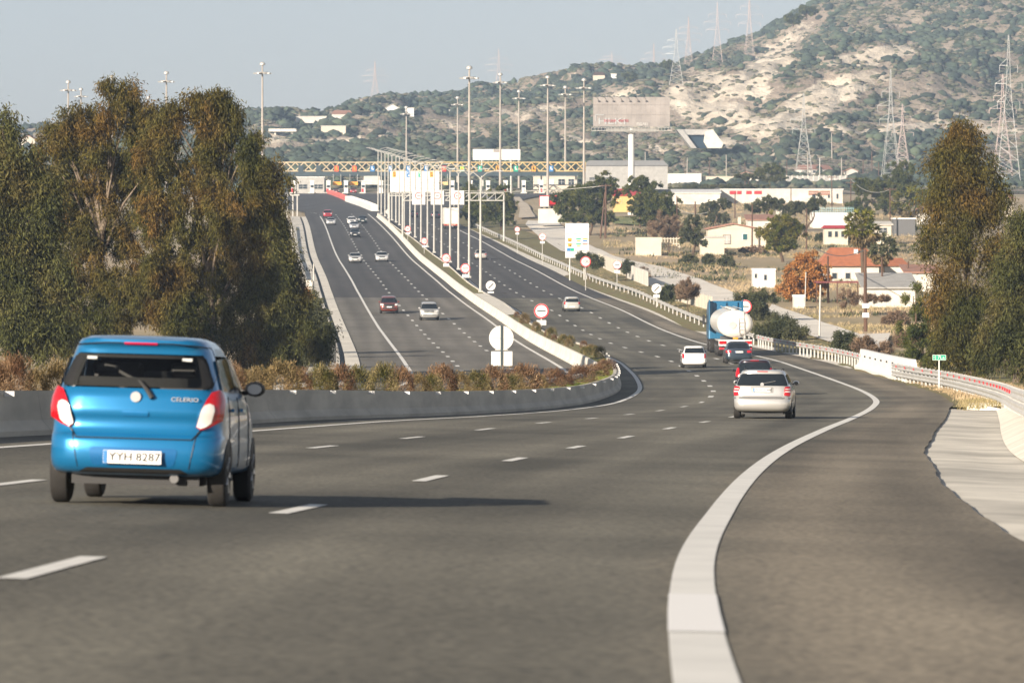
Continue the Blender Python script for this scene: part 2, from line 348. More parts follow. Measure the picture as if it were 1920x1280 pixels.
# markings
def marking(name, segs, mt=None):
    V = []; Fs = []
    for (a, b, xf, wdt, zf) in segs:
        ys = stations(a, b) if b-a > 8 else np.array([a, (a+b)/2, b])
        n0 = len(V)
        for y in ys:
            for s in (-1, 1):
                x = xf(y)+s*wdt/2; V.append((x, y, zf(x, y)+.006+y*3e-5))
        for i in range(len(ys)-1): Fs.append((n0+2*i, n0+2*i+1, n0+2*i+3, n0+2*i+2))
    o = npmesh(name, V, Fs, mt or M['line']); tag(o, kind='structure'); return o
lz = lambda x, y: zr(y)
marking('road_edge_line', [(Y0, 1000, lambda y: XR(y), .255, rz_), (Y0, 600, lambda y: XR(y)-Wd(y), .22, rz_)])
o_ph = 12.5
dA = [(y, y+3.6, lambda y: XR(y)-Wd(y)/3, .2+.0, rz_) for y in np.arange(26.4, 940, 15.1)]
dB = [(y, y+3.6, lambda y: XR(y)-2*Wd(y)/3, .2, rz_) for y in np.arange(18.4, 940, 15.1)]
dA = [(a, b, x, .17 if a < 200 else .24, z) for a, b, x, w_, z in dA]; dB = [(a, b, x, .17 if a < 200 else .24, z) for a, b, x, w_, z in dB]
marking('road_lane_dashes', dA+dB)
marking('fresh_line_patch', [(21.9, 26.3, lambda y: XR(y), .262, lambda x, y: rz_(x, y)+.004)], mat('fresh marking paint', (.84, .83, .8), .6))
marking('opposite_edge_line', [(120, 990, LCL, .25, lz), (120, 1010, LCR, .25, lz), (1000, 1001, lambda y: LCL(y), .3, lz)])
dC = [(y, y+3.6, lambda y: LCL(y)+(LCR(y)-LCL(y))/3, .26, lz) for y in np.arange(215, 1010, 15.1)]
dE = [(y, y+3.6, lambda y: LCL(y)+2*(LCR(y)-LCL(y))/3, .26, lz) for y in np.arange(220, 1010, 15.1)]
marking('opposite_lane_dashes', dC+dE)
# line turning off to the left at the toll
V = []; Fs = []
tp = [(594, 401), (588, 399), (580, 398.5), (570, 398), (556, 397.5)]
for i, (u, v) in enumerate(tp):
    D = Yv(v)
    V += [(XU(u, D), D-1.5, zr(D)+.04), (XU(u, D), D+1.5, zr(D)+.04)]
Fs = [(2*i, 2*i+1, 2*i+3, 2*i+2) for i in range(len(tp)-1)]
tag(npmesh('turnoff_line', V, Fs, M['line']), kind='structure')
# concrete strips right of the shoulder: gutter slab near, kerb strip far
EX = lambda y: XR(y)+XA(y)+.0
def sl(t, y): return EX(y)-.35+t*2.05
o = ribbon('drain_slab', np.arange(30, 176, 1.), sl, 8, lambda x, y: zr(y)-.04-cs(y)*XA(y)-.05*min(1, max(0, x-EX(y)-.2)), M['slab']); tag(o, kind='structure')
o = ribbon('drain_slab_curb', np.arange(36, 174, 1.), lambda t, y: EX(y)+1.68+t*.7, 4, lambda x, y: zr(y)-cs(y)*XA(y)-.07+.28*min(1, max(0, (x-EX(y)-1.68)/.6)), M['conc']); tag(o, kind='structure')
o = ribbon('gutter_strip', stations(300, 1000), lambda t, y: EX(y)-.1+t*float(np.interp(y, [300, 350, 430, 580, 800, 1000], [.3, 1.6, 2.2, 3.1, 2.9, 2.9])), 3, lambda x, y: zr(y)+.015, M['conc']); tag(o, kind='structure')
o = ribbon('opposite_gutter', stations(230, 985), lambda t, y: XcL(y)-.95+.95*t, 3, lambda x, y: zr(y)+.05-.1*0, M['conc']); tag(o, kind='structure')
o = ribbon('opposite_gutter_slab', stations(230, 985), lambda t, y: XcL(y)-3.2+1.9*t, 3, lambda x, y: zr(y)+.10+.1*(t if 0 else 0), M['slab']); tag(o, kind='structure')
o = ribbon('opposite_gutter_shadow', stations(230, 985), lambda t, y: XcL(y)-1.35+.45*t, 3, lambda x, y: zr(y)-.1, mat('painted shadow strip', (.2, .21, .2), .8, 0, .3, .5)); tag(o, kind='structure')  # dark colour paints in the shadow strip between gutter and slab
# verge
def vz(x, y):
    o_ = x-EX(y); return zr(y)-.03-cs(y)*XA(y)+.12*min(1, max(0, o_/2.))+.05*math.sin(y*.7+x)
o = ribbon('verge', stations(150, 1000), lambda t, y: EX(y)-.2*(y > 178)+(1.0 if y < 178 else 0)*2.3+t*(9.5-(2.3 if y < 178 else 0)), 9, vz, M['grass']); tag(o, kind='structure')
o = ribbon('verge', stations(10, 152), lambda t, y: EX(y)+2.3+t*7, 5, vz, M['grass']); tag(o, kind='structure')
# median earth strip
def mdz(x, y):
    a, b = XmL(y)+.3, XBL(y)-.25; t = (x-a)/(b-a)
    return zr(y)+cs(y)*(XR(y)-b)*t+hb(y)-.1-.03*math.sin(y*.9)*math.sin(x*2)
o = ribbon('median_strip', stations(40, 985), lambda t, y: XmL(y)+.28+(XBL(y)-XmL(y)-.5)*t, 5, mdz, M['grass']); tag(o, kind='structure')
o = ribbon('median_paving', stations(452, 520), lambda t, y: XmL(y)+.28+(XBL(y)-XmL(y)-.5)*t, 5, lambda x, y: mdz(x, y)+.07, M['conc']); tag(o, kind='structure')
# ------------------------------------------------------------------ the ground sheet
def ground_cols(y):
    a, b = XcL(min(y, 1300)), EX(min(y, 1300))
    s = max(1, y/500)
    L = [a-3, a-8, a-18, a-40, a-90, a-200, a-500]; Rr = [b+2.2, b+6, b+9, b+13, b+20, b+30, b+42, b+60, b+80, b+110, b+150, b+220, b+350, b+700]
    return L[::-1]+[a+1, (a+b)/2, b-1]+Rr
ys = list(np.arange(-60, 600, 8.))+list(np.arange(600, DH0+1, 15.)); V = []; 
for y in ys:
    yy = max(y, -30); c = ground_cols(yy)
    for i, x in enumerate(c):
        z = gz(x, y) if not 7 <= i <= 9 else zr(y)-1.2
        if y > 985: z = zr(y)-.25
        if i == 6: z = zr(y)-.1
        if i == 10: z = zr(y)-.3-(.3 if y < 176 else 0)
        if i in (11, 12): z = min(z, vz(x, y)-.15) if y < 985 else z
        V.append((x, y, z))
k = len(c); I = np.arange((len(ys)-1)*k).reshape(-1, k)[:, :-1].ravel()
o = npmesh('ground', np.array(V), np.stack([I, I+1, I+k+1, I+k], 1), M['field'], smooth=True); tag(o, kind='structure')
# ------------------------------------------------------------------ hills
def hillmat():
    m = bpy.data.materials.new('scrubby hillside'); m.use_nodes = True; n = m.node_tree.nodes; l = m.node_tree.links; b = n['Principled BSDF']
    at = n.new('ShaderNodeAttribute'); at.attribute_name = 'rock'; tc = n.new('ShaderNodeTexCoord')
    mp = n.new('ShaderNodeMapping'); mp.inputs['Scale'].default_value = (1, .5, 1.6); l.new(tc.outputs['Object'], mp.inputs[0])
    def ns(s, d=6, r=.6):
        t = n.new('ShaderNodeTexNoise'); t.inputs['Scale'].default_value = s; t.inputs['Detail'].default_value = d; t.inputs['Roughness'].default_value = r; l.new(mp.outputs[0], t.inputs[0]); return t
    def ramp(src, p0, c0, p1, c1):
        r = n.new('ShaderNodeValToRGB'); e = r.color_ramp.elements; e[0].position = p0; e[0].color = (*c0, 1); e[1].position = p1; e[1].color = (*c1, 1); l.new(src, r.inputs[0]); return r
    soil = ramp(ns(.03).outputs[0], .35, (.25, .2, .155), .65, (.4, .335, .265))
    rock = ramp(ns(.08, 8).outputs[0], .3, (.45, .385, .3), .6, (.7, .62, .5))
    gr = ramp(ns(.09, 5).outputs[0], .4, (.05, .065, .035), .6, (.09, .10, .05))
    a1 = n.new('ShaderNodeMath'); a1.operation = 'ADD'; l.new(at.outputs['Fac'], a1.inputs[0]); t = ns(.07, 10, .8)
    sb = n.new('ShaderNodeMath'); sb.operation = 'MULTIPLY_ADD'; sb.inputs[1].default_value = 2.4; sb.inputs[2].default_value = -1.2; l.new(t.outputs[0], sb.inputs[0]); l.new(sb.outputs[0], a1.inputs[1])
    m1 = n.new('ShaderNodeMixRGB'); r1 = ramp(a1.outputs[0], .42, (0, 0, 0), .58, (1, 1, 1)); l.new(r1.outputs[0], m1.inputs[0]); l.new(soil.outputs[0], m1.inputs[1]); l.new(rock.outputs[0], m1.inputs[2])
    # low scrub cover where there is little rock
    a2 = n.new('ShaderNodeMath'); a2.operation = 'SUBTRACT'; t2 = ns(.13, 9, .7); l.new(t2.outputs[0], a2.inputs[0])
    s2 = n.new('ShaderNodeMath'); s2.operation = 'MULTIPLY'; s2.inputs[1].default_value = .5; l.new(at.outputs['Fac'], s2.inputs[0]); l.new(s2.outputs[0], a2.inputs[1])
    m2 = n.new('ShaderNodeMixRGB'); r2 = ramp(a2.outputs[0], .44, (0, 0, 0), .5, (1, 1, 1)); l.new(r2.outputs[0], m2.inputs[0]); l.new(m1.outputs[0], m2.inputs[1]); l.new(gr.outputs[0], m2.inputs[2])
    l.new(m2.outputs[0], b.inputs['Base Color']); b.inputs['Roughness'].default_value = 1; b.inputs['Specular IOR Level'].default_value = .1
    bp = n.new('ShaderNodeBump'); bp.inputs['Strength'].default_value = 1; bp.inputs['Distance'].default_value = 5; l.new(ns(.06, 8, .65).outputs[0], bp.inputs['Height']); l.new(bp.outputs[0], b.inputs['Normal'])
    return m
us = np.linspace(-500, 2500, 520); ts = np.concatenate([np.linspace(0, 1, 190), np.linspace(1.01, 1.6, 14)])
U, T = np.meshgrid(us, ts); Dg = DH0+(Dr(U)-DH0)*T; Xg = (U-960)*Dg/F; Zg = hillz(Xg, Dg); VV = 400-(Zg-HC)*F/Dg
def blob(u, v, ru, rv, rot=0):
    c, s = math.cos(math.radians(rot)), math.sin(math.radians(rot)); du, dv = U-u, VV-v
    return np.clip(1.6-np.sqrt(((du*c+dv*s)/ru)**2+((-du*s+dv*c)/rv)**2), 0, 1)
SC = [(1300, 195, 55, 28, 15, 1), (1370, 160, 80, 22, 8, .9), (1430, 125, 90, 22, -38, .72), (1500, 60, 45, 16, -40, .5), (1400, 230, 70, 22, 15, .9), (1490, 210, 90, 22, -35, .85), (1560, 180, 80, 24, -25, .95), (1640, 105, 75, 13, -10, 1),
      (1640, 150, 60, 12, -5, .5), (1580, 245, 160, 10, 0, .7), (1750, 238, 120, 5, 0, .9), (1760, 215, 110, 10, 5, .55), (1860, 245, 90, 5, 0, .9), (520, 262, 22, 10, 0, 1), (630, 268, 70, 6, -3, .9), (720, 250, 30, 10, 20, .7), (860, 240, 50, 8, 20, .6), (960, 215, 60, 10, 10, .6), (1040, 205, 50, 10, 0, .65),
      (1080, 265, 50, 12, 10, .6), (1240, 275, 50, 8, 0, .6), (1130, 295, 70, 10, 0, .5), (700, 215, 40, 6, 0, .5), (1230, 235, 30, 10, 0, .55), (1500, 290, 90, 10, 0, .45), (1250, 165, 40, 6, -5, .5), (900, 220, 40, 5, 10, .5), (560, 232, 30, 5, 0, .6), (790, 268, 60, 6, 10, .5), (600, 290, 60, 6, -5, .5), (1330, 262, 60, 9, 10, .8), (1420, 140, 70, 24, -30, .85), (1350, 205, 60, 24, 10, .9), (1160, 180, 60, 9, -12, .6), (1240, 130, 25, 3, -10, .8), (1420, 60, 40, 10, -35, .6)]
rk = np.full(U.shape, .06)+.22*np.clip(fbm(Xg/55, Dg/90, 3, 21), 0, 1)
for s in SC: rk = np.maximum(rk, blob(*s[:5])*s[5])
rk = rk*np.clip((T-.05)*8, 0, 1)
nz, k = U.shape[0], U.shape[1]; I = np.arange((nz-1)*k).reshape(-1, k)[:, :-1].ravel()
# carve small quarry benches where bare rock shows
Zg = Zg+np.where(rk > .5, fbm(Xg/9, Dg/18, 3, 31)*1.6, fbm(Xg/9, Dg/18, 2, 31)*.8)*np.clip((T-.1)*5, 0, 1)*(T < 1)
o = npmesh('hills', np.stack([Xg.ravel(), Dg.ravel(), Zg.ravel()], 1), np.stack([I, I+1, I+k+1, I+k], 1), hillmat(), smooth=True); tag(o, kind='structure')
a = o.data.attributes.new('rock', 'FLOAT', 'POINT'); a.data.foreach_set('value', rk.ravel().astype(np.float32))
# scrub bushes on the hills: uncountable cover
ico = bmesh.new(); bmesh.ops.create_icosphere(ico, subdivisions=1, radius=1); IV = np.array([v.co[:] for v in ico.verts]); IF = np.array([[v.index for v in f.verts] for f in ico.faces]); ico.free()
M['scrub'] = mat('dark scrub foliage', (.06, .078, .045), .95, 0, scale=.1, col2=(.022, .036, .028), isl=.5, bump=1, bscale=1.2)
def blobs(name, pts, rad, mt, sq=.75, wob=.42, parent=None, sub=1):
    n = len(pts); k = len(IV)
    Vb = IV[None]*(1+nr.uniform(-wob, wob, (n, k, 1)))*rad[:, None, :]+pts[:, None, :]
    Fb = (IF[None]+(np.arange(n)*k)[:, None, None]).reshape(-1, 3)
    return npmesh(name, Vb.reshape(-1, 3), Fb, mt, parent)
N = 300000; bu = nr.uniform(-450, 2450, N); bt = nr.uniform(.03, 1.0, N)**.8; bD = DH0+(Dr(bu)-DH0)*bt; bX = (bu-960)*bD/F
iu = np.clip(((bu+500)/3000*(len(us)-1)).astype(int), 0, len(us)-1); it = np.clip((bt*189).astype(int), 0, 189)
dens = np.clip(1.0-1.35*rk[it, iu], .02, 1)*np.clip(.36+2.6*fbm(bX/45, bD/70, 4, 77)+1.6*fbm(bX/10, bD/14, 2, 79), .02, 1)*np.where(bu > 1250, np.clip(.6+(bu-1250)/900, .6, 1.35), 1)
dens = np.where(bt > .955, 1, dens)
kp = nr.uniform(0, 1, N) < dens*.36*np.where((bu > 1250) & (bu < 1700), .7, 1); bX, bD, bt, it, iu = bX[kp], bD[kp], bt[kp], it[kp], iu[kp]
rr = (nr.uniform(.2, 1.35, len(bX))**1.6+.35)*np.where(rk[it, iu] > .45, .5, 1)*np.where(bt > .95, 1.35, 1)
bz = Zg[it, iu]*0+hillz(bX, bD)+rr*.35
rad = np.stack([rr*nr.uniform(1, 1.7, len(rr)), rr*1.2, rr*nr.uniform(.75, 1.1, len(rr))], 1)
o = blobs('hill_scrub', np.stack([bX, bD, bz], 1), rad, M['scrub']); tag(o, 'dark green scrub and pine clumps covering the rocky hillside', 'scrub', kind='stuff')
print('scrub', len(rr))
N = 70000; bu = nr.uniform(-450, 2450, N); bt = nr.uniform(.03, 1.0, N)**.8; bD = DH0+(Dr(bu)-DH0)*bt; bX = (bu-960)*bD/F
iu = np.clip(((bu+500)/3000*(len(us)-1)).astype(int), 0, len(us)-1); it = np.clip((bt*189).astype(int), 0, 189)
kp = nr.uniform(0, 1, N) < np.clip(.75-.6*rk[it, iu], .05, 1); bX, bD = bX[kp], bD[kp]; rr = nr.uniform(.4, 1.1, len(bX)); rad = np.stack([rr*1.5, rr, rr*.7], 1)
M['heath'] = mat('brownish heath', (.13, .115, .075), .95, 0, scale=.1, col2=(.075, .085, .05), isl=.4)
o = blobs('hill_heath', np.stack([bX, bD, hillz(bX, bD)+rr*.2], 1), rad, M['heath']); tag(o, 'low brownish heath scattered between the dark bushes on the hill', 'scrub', kind='stuff')
M['trimgrey_'] = mat('dark joint line', (.15, .145, .13), .9)  # dark tone of the joints between barrier panels
# ------------------------------------------------------------------ concrete barriers and guard rails
def extrude(name, Y, sect, mt, parent=None, step=None):
    """sect(y)-> list of (x,z)"""
    V = []; Fs = []; k = None
    for y in Y:
        s = sect(y); k = len(s); V += [(x, y, z) for x, z in s]
    m = len(Y)
    for j in range(m-1):
        for i in range(k): Fs.append((j*k+i, j*k+(i+1) % k, (j+1)*k+(i+1) % k, (j+1)*k+i))
    Fs += [tuple(range(k)), tuple(range((m-1)*k+k-1, (m-1)*k-1, -1))]
    o = npmesh(name, V, Fs, mt, parent, smooth=True); autosmooth(o, 30); return o
NJ = [(0, -.05), (0, .09), (-.16, .27), (-.24, 1), (-.40, 1), (-.48, .27), (-.64, .09), (-.64, -.05)]
def njs(xf, zf, hf, flip=1):
    def f(y):
        h = hf(y); x = xf(y); z = zf(x, y); return [(x+flip*a, z+(b if b < .5 else h)) for a, b in NJ]
    return f
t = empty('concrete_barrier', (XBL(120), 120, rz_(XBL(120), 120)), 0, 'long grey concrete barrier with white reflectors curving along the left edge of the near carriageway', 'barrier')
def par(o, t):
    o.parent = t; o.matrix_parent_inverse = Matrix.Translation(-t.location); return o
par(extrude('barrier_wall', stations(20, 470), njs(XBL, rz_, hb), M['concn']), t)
# drain kerb joints as fine dark gaps
for i, y in enumerate(np.arange(83.5, 330, 7.35)):
    x = XBL(y); h = hb(y); mb = MB(); mb.box((x-.13, y, rz_(x, y)+h-.06), (.17, .02, .09))
    par(mb.build('reflector', M['white']), t)
for y in np.arange(81, 250, 5.9):
    x = XBL(y); z = rz_(x, y); h = hb(y); s_ = [(x+a+.004, z+(b if b < .5 else h-.02)) for a, b in NJ[:4]]
    V = [(p, y+o, q) for o in (0, .035) for p, q in s_]; par(npmesh('panel_joint', V, [(i, i+1, i+5, i+4) for i in range(3)], M['trimgrey_']), t)
mb = MB()
t = empty('concrete_barrier', (XmL(400), 400, zr(400)), 0, 'sunlit cream concrete barrier beside the oncoming carriageway', 'barrier')
par(extrude('barrier_wall', stations(120, 985), njs(XmL, lambda x, y: zr(y), lambda y: .82, -1), M['conc']), t)
t = empty('concrete_barrier', (XBL(700), 700, zr(700)), 0, 'low pale concrete barrier under the row of street lights in the median', 'barrier')
par(extrude('barrier_wall', stations(474, 985), njs(XBL, rz_, lambda y: .78), M['conc']), t)
# white block on the right verge
wx = lambda y: np.interp(y, [258, 300], [XU(1690, 262), XU(1604, 300)])
t = empty('concrete_barrier', (wx(280), 280, zr(280)), 0, 'white painted concrete safety barrier block between two guard rails on the right verge', 'barrier')
par(extrude('barrier_wall', np.linspace(260, 301, 8), lambda y: [(wx(y)+a*1.25, zr(y)+b*1.0+(0 if b < .5 else .15)) for a, b in [(0, -.1), (0, .12), (.2, .35), (.3, 1.05), (.5, 1.05), (.6, .35), (.8, -.1)]], M['white']), t)
for y in np.arange(268, 300, 4.6):
    mb = MB(); mb.box((wx(y)+.27, y, zr(y)+.82), (.06, .3, .1)); par(mb.build('reflector', M['black'], None), t)
# guard rails
WB = [(0, .44), (.05, .47), (.05, .52), (0, .57), (0, .61), (.05, .66), (.05, .71), (0, .75), (-.012, .75), (-.012, .44)]
def rail(lab, xf, a, b, refl=0, two=False, zo=0, side=-1, post=2.0):
    ym = (a+b)/2; t = empty('guard_rail', (xf(ym), ym, zr(ym)), 0, lab, 'guard rail')
    ys = stations(a, b)
    zf = lambda y: zr(y)+zo+.05
    par(extrude('rail_beam', ys, lambda y: [(xf(y)+side*p, zf(y)+q) for p, q in WB], M['steel']), t)
    if two: par(extrude('rail_beam', ys, lambda y: [(xf(y)+side*p, zf(y)+q-.38) for p, q in WB], M['steel']), t)
    mb = MB(); n = 0
    y = a+.5
    while y < b and n < 95:
        o = MB().box((xf(y)-side*.07, y, zf(y)+.3), (.1, .12, .95)).build('rail_post', M['steel'], None); par(o, t); y += max(post, (b-a)/95); n += 1
    if refl:
        y = a+1+(70 if a < 90 else 0); k = 0
        while y < b and k < 60:
            o = MB().box((xf(y)+side*.075, y, zf(y)+.63), (.03, .3, .11)).build('reflector', M['red'], None); par(o, t); y += refl; k += 1
    return t
rx1 = pch([(80, XR(80)+5.6), (115, XR(115)+5.4), (150, XR(150)+4.95), (172, XR(172)+4.75), (215, XR(215)+4.35), (240, XR(240)+4.1), (262, wx(262)-.15), (270, wx(270)-.3)])
rail('near double guard rail with red reflectors bending round the right verge beside the eucalyptus', rx1, 82, 266, 5, True, .1, -1, 2.2)
rx2 = pch([(298, wx(298)+.3), (320, XU(1565, 320)), (345, XU(1490, 345)), (365, XU(1432, 365)), (385, XU(1398, 385)), (427, XU(1333, 427)), (487, XU(1245, 487)), (532, XU(1190, 532)), (592, XU(1110, 592)), (667, XU(1045, 667)), (750, XU(985, 750)), (860, XU(912, 860)), (960, XU(858, 960))])
rail('steel guard rail with red reflectors between the white block and the tanker truck', rx2, 300, 372, 4.0, False, .1, -1, 2.2)
rail('long steel guard rail following the right verge past the tanker towards the gantry', rx2, 376, 900, 0, False, .1, -1, 3)
rx3 = lambda y: XcL(y)-3.5
rail('steel guard rail on the far left verge of the oncoming carriageway beside the trees', rx3, 300, 900, 0, False, .1, 1, 4)
# red and white barriers at the toll gore
def gore(lab, pts, mt, h=.95, wd=.7):
    mb = MB(); P3 = [Vector((XU(u, Yv(v)), Yv(v), zr(Yv(v)))) for u, v in pts]
    for a, b in zip(P3, P3[1:]):
        d = (b-a); L = d.length; n = max(1, int(L/3)); rz = math.atan2(d.y, d.x)
        for i in range(n):
            c = a+d*((i+.5)/n); mb.box((c.x, c.y, c.z+h/2), (L/n*.96, wd, h), rz, .97)
    return tag(mb.build('barrier_row', mt), lab, 'barrier')
gore('line of red plastic barriers leading from the toll booths down to the white barrier', [(617, 363.5), (636, 370), (653, 377.5)], mat('faded red plastic', (.6, .14, .12), .6, 0, .2, 3), 1.0, 1.0)
gore('long white barrier wedge splitting the two carriageways below the toll plaza', [(653, 377.5), (680, 386.5), (703, 396)], M['white'], 1.3, 1.6)
# ------------------------------------------------------------------ street lights in the median
def street_light():
    r = empty('street_lamp', (0, 0, 0))
    MB().tube((0, 0, 0), (0, 0, 12.6), .16, .09, 10).box((0, 0, .1), (.5, .5, .2)).build('pole', M['pole'], r, smooth=True)
    for s in (-1, 1):
        MB().path([(0, 0, 12.5), (s*.7, 0, 13.1), (s*1.5, 0, 13.3), (s*1.9, 0, 13.25)], [.06, .055, .05, .045]).build('arm', M['pole'], r, smooth=True)
        MB().add([(s*1.7, -.16, 13.3), (s*1.7, .16, 13.3), (s*2.6, .12, 13.25), (s*2.6, -.12, 13.25), (s*1.75, -.1, 13.42), (s*1.75, .1, 13.42), (s*2.45, .08, 13.34), (s*2.45, -.08, 13.34)],
                 [(0, 1, 2, 3), (7, 6, 5, 4), (0, 4, 5, 1), (1, 5, 6, 2), (2, 6, 7, 3), (3, 7, 4, 0)]).build('lamp_head', M['steel'], r)
    return r
lamp0 = street_light(); index_kids()
LB = [(709, 395.6), (715, 401), (722, 405.5), (728, 409), (735, 412.8), (742.6, 416.6), (749, 422), (758, 431), (769, 436.7), (778.5, 445), (789.5, 453.6), (801.6, 463), (814, 473.6), (828, 483), (844, 491.5), (859.7, 505), (879.7, 520), (901, 547.5)]
for i, (u, v) in enumerate(LB):
    Y = Yv(v, .72); o = lamp0 if i == 0 else copy_tree(lamp0); o.location = (XU(u, Y), Y, zr(Y)+.68)
    o['label'] = ('nearest' if i == 17 else 'second nearest' if i == 16 else 'one of the many')+' tall double-arm grey street lamp'+('s' if i < 16 else '')+' in the grassy median strip'
    o['category'] = 'street lamp'; o['group'] = 'street lamps along the median'
# ------------------------------------------------------------------ high masts
def high_mast(u, vt, D, lab, wide=2.6):
    X = XU(u, D); zb = gz(X, D); zt = HC-(vt-400)*D/F; r = empty('floodlight_mast', (X, D, zb), 0, lab, 'light mast', 'tall floodlight masts around the toll plaza'); h = zt-zb
    MB().tube((0, 0, 0), (0, 0, h), .38, .16, 10).build('pole', M['mast'], r, smooth=True)
    mb = MB(); hh = h-2.2; mb.lathe([(wide*.46, hh), (wide*.5, hh), (wide*.5, hh+.12), (wide*.46, hh+.12), (wide*.46, hh)], n=14)
    for i in range(4):
        a = i*math.pi/4; mb.tube((math.cos(a)*wide*.5, math.sin(a)*wide*.5, hh+.05), (-math.cos(a)*wide*.5, -math.sin(a)*wide*.5, hh+.05), .05, .05, 5)
    mb.build('lamp_ring', M['mast'], r)
    mb = MB()
    for i in range(8):
        a = i*math.pi/4+.3; mb.box((math.cos(a)*wide*.62, math.sin(a)*wide*.62, hh-.15), (.75, .55, .28), a)
    mb.build('floodlights', M['steel'], r)
    MB().lathe([(.2, h-.6), (.6, h-.5), (.6, h-.1), (.3, h+.15)], n=12).build('mast_head', M['steel'], r)
for u, vt, D, lab in [(880, 125, 960, 'tallest light mast in front of the toll plaza, left of the white hoarding'), (938, 138, 1235, 'light mast rising through the white hoarding'), (1027, 143, 1190, 'tall light mast in front of the right end of the toll canopy'),
    (973, 170, 1400, 'lower light mast just right of the mast at the white hoarding'), (858, 182, 1430, 'light mast just left of the tallest mast'), (1060, 162, 1345, 'slim light mast behind the right half of the canopy'), (1095, 148, 1200, 'light mast at the left edge of the grey billboard'),
    (762, 200, 1480, 'short light mast above the big white toll sign'), (492, 118, 1060, 'pale light mast alone against the sky right of the left trees'), (312, 135, 1130, 'light mast peeking over the middle of the left trees'), (128, 152, 1180, 'light mast above the gap left of the big trees'),
    (210, 142, 1200, 'light mast mostly hidden behind the top of the left tree'), (152, 166, 1350, 'small light mast right of the leftmost mast'), (278, 182, 1500, 'faint far light mast over the dip between the left trees')]:
    high_mast(u, vt, D, lab)
# ------------------------------------------------------------------ toll plaza
def truss(mb, x0, x1, z0, z1, y, per, r, ph=0):
    mb.tube((x0, y, z0), (x1, y, z0), r, r, 6); mb.tube((x0, y, z1), (x1, y, z1), r, r, 6)
    x = x0+ph; up = True
    while x < x1-.01:
        nx = min(x+per/2, x1)
        mb.tube((x, y, z0 if up else z1), (nx, y, z1 if up else z0), r*1.05, r*1.05, 5); up = not up; x = nx
D = 1282; zt, z0 = HC-(304.5-400)*D/F, HC-(321-400)*D/F
t = empty('toll_canopy', (XU(810, D), D, zr(D)), 0, 'long lattice toll canopy of cream and yellow girders over the motorway', 'toll gantry')
for a, b, mt in ((520, 830, 'truss'), (830, 1098, 'truss2')):
    mb = MB(); truss(mb, XU(a, D), XU(b, D), z0, zt, D, 4.75, .15); truss(mb, XU(a, D), XU(b, D), z0, zt, D+3.2, 4.75, .14, 2.3)
    x = XU(a, D)
    while x < XU(b, D): mb.tube((x, D, zt), (x, D+3.2, zt), .09, .09, 5); mb.tube((x, D, z0), (x, D+3.2, z0), .09, .09, 5); x += 4.75
    par(mb.build('lattice_girder', M[mt]), t)
par(MB().box((XU(802, D), D+.9, z0-.75), (XU(1085, D)-XU(520, D), 4.5, 1.05)).build('dark_fascia', M['darkbeam']), t)
for u in (615, 748, 905, 1015, 1080):
    par(MB().box((XU(u, D), D+1.5, (zr(D)+z0-1.3)/2), (.5, .5, z0-1.3-zr(D))).build('column', M['pole']), t)
sg = [('darkbeam', 'r'), ('darkbeam', 'r'), ('orange', 'g'), ('orange', 'g'), ('signblue', 'r'), ('signblue', ''), ('signblue', ''), ('signblue', ''), ('red', 'g'), ('lime', 'g'), ('signgreen', ''), ('amber', 'g'), ('signgreen', 'g'), ('amber', 'g'), ('signblue', '')]
nm = dict(darkbeam='unlit dark', orange='orange', signblue='blue', red='red', lime='lime green', signgreen='green', amber='amber')
for i, (c, l_) in enumerate(sg):
    u = 564+33.6*i if i < 14 else 1033.5; x = XU(u, D)
    o = empty('lane_signal', (x, D-.6, HC-(326-400)*D/F), 0, '%s lane sign on the toll canopy, number %d counted from the left' % (nm[c], i+1), 'lane signal', 'lane signs along the toll canopy')
    MB().box((0, 0, 1.35), (1.35, .35, 1.75)).build('housing', M['darkbeam'], o)
    MB().box((0, -.19, 1.35), (1.1, .04, 1.5)).build('panel', M[c], o)
    if c != 'darkbeam':
        mb = MB(); mt = M['white'] if c in ('signblue', 'signgreen') else M['black'] if c == 'amber' else M['amber']
        mb.box((-.1, -.23, 1.55), (.3, .03, .75)); mb.box((.12, -.23, 1.2), (.55, .03, .3)); mb.build('symbol', mt, o)
    if l_: MB().disc((0, 0, 0), .36, -.25, .1, 14).build('signal_light', M['glow_'+l_], o)
for i, u in enumerate([550, 585, 615.5, 648.5, 681, 714, 748, 781, 815, 848, 882, 915, 948, 982, 1015]):
    D2 = 1276; x = XU(u, D2); o = empty('toll_booth', (x, D2, zr(D2)), 0, 'narrow white toll booth on its island, number %d from the left' % (i+1), 'toll booth', 'toll booths across the plaza')
    MB().box((0, 0, .15), (1.6, 12, .3)).build('island', M['conc'], o)
    MB().box((0, 2, 1.7), (1.05, 2.6, 2.8)).box((0, 2, 3.3), (1.2, 3, .35)).build('cabin', M['white'], o)
    MB().box((0, .68, 1.9), (.8, .06, .7)).box((-.53, 2, 1.9), (.05, 1.6, .8)).box((.53, 2, 1.9), (.05, 1.6, .8)).build('window', M['wglass'], o)
    MB().tube((0, -4.5, .3), (0, -4.5, 1.3), .3, .3, 10).build('bollard', M['white' if i % 2 else 'red'], o)
for i, u in enumerate([632, 663, 832]):
    D2 = 1279; o = empty('height_panel', (XU(u, D2), D2, HC-(344-400)*D2/F), 0, ['left', 'right', 'far right'][i]+' yellow height-limit panel hanging over a toll lane', 'panel', 'yellow panels over the toll lanes')
    MB().box((0, 0, 0), (2.3, .15, .9)).build('board', M['amber'] if i != 2 else M['truss2'], o); MB().tube((-1, 0, .4), (-1, 0, 2.5), .05).build('hanger', M['steel'], o); MB().tube((1, 0, .4), (1, 0, 2.5), .05).build('hanger', M['steel'], o)
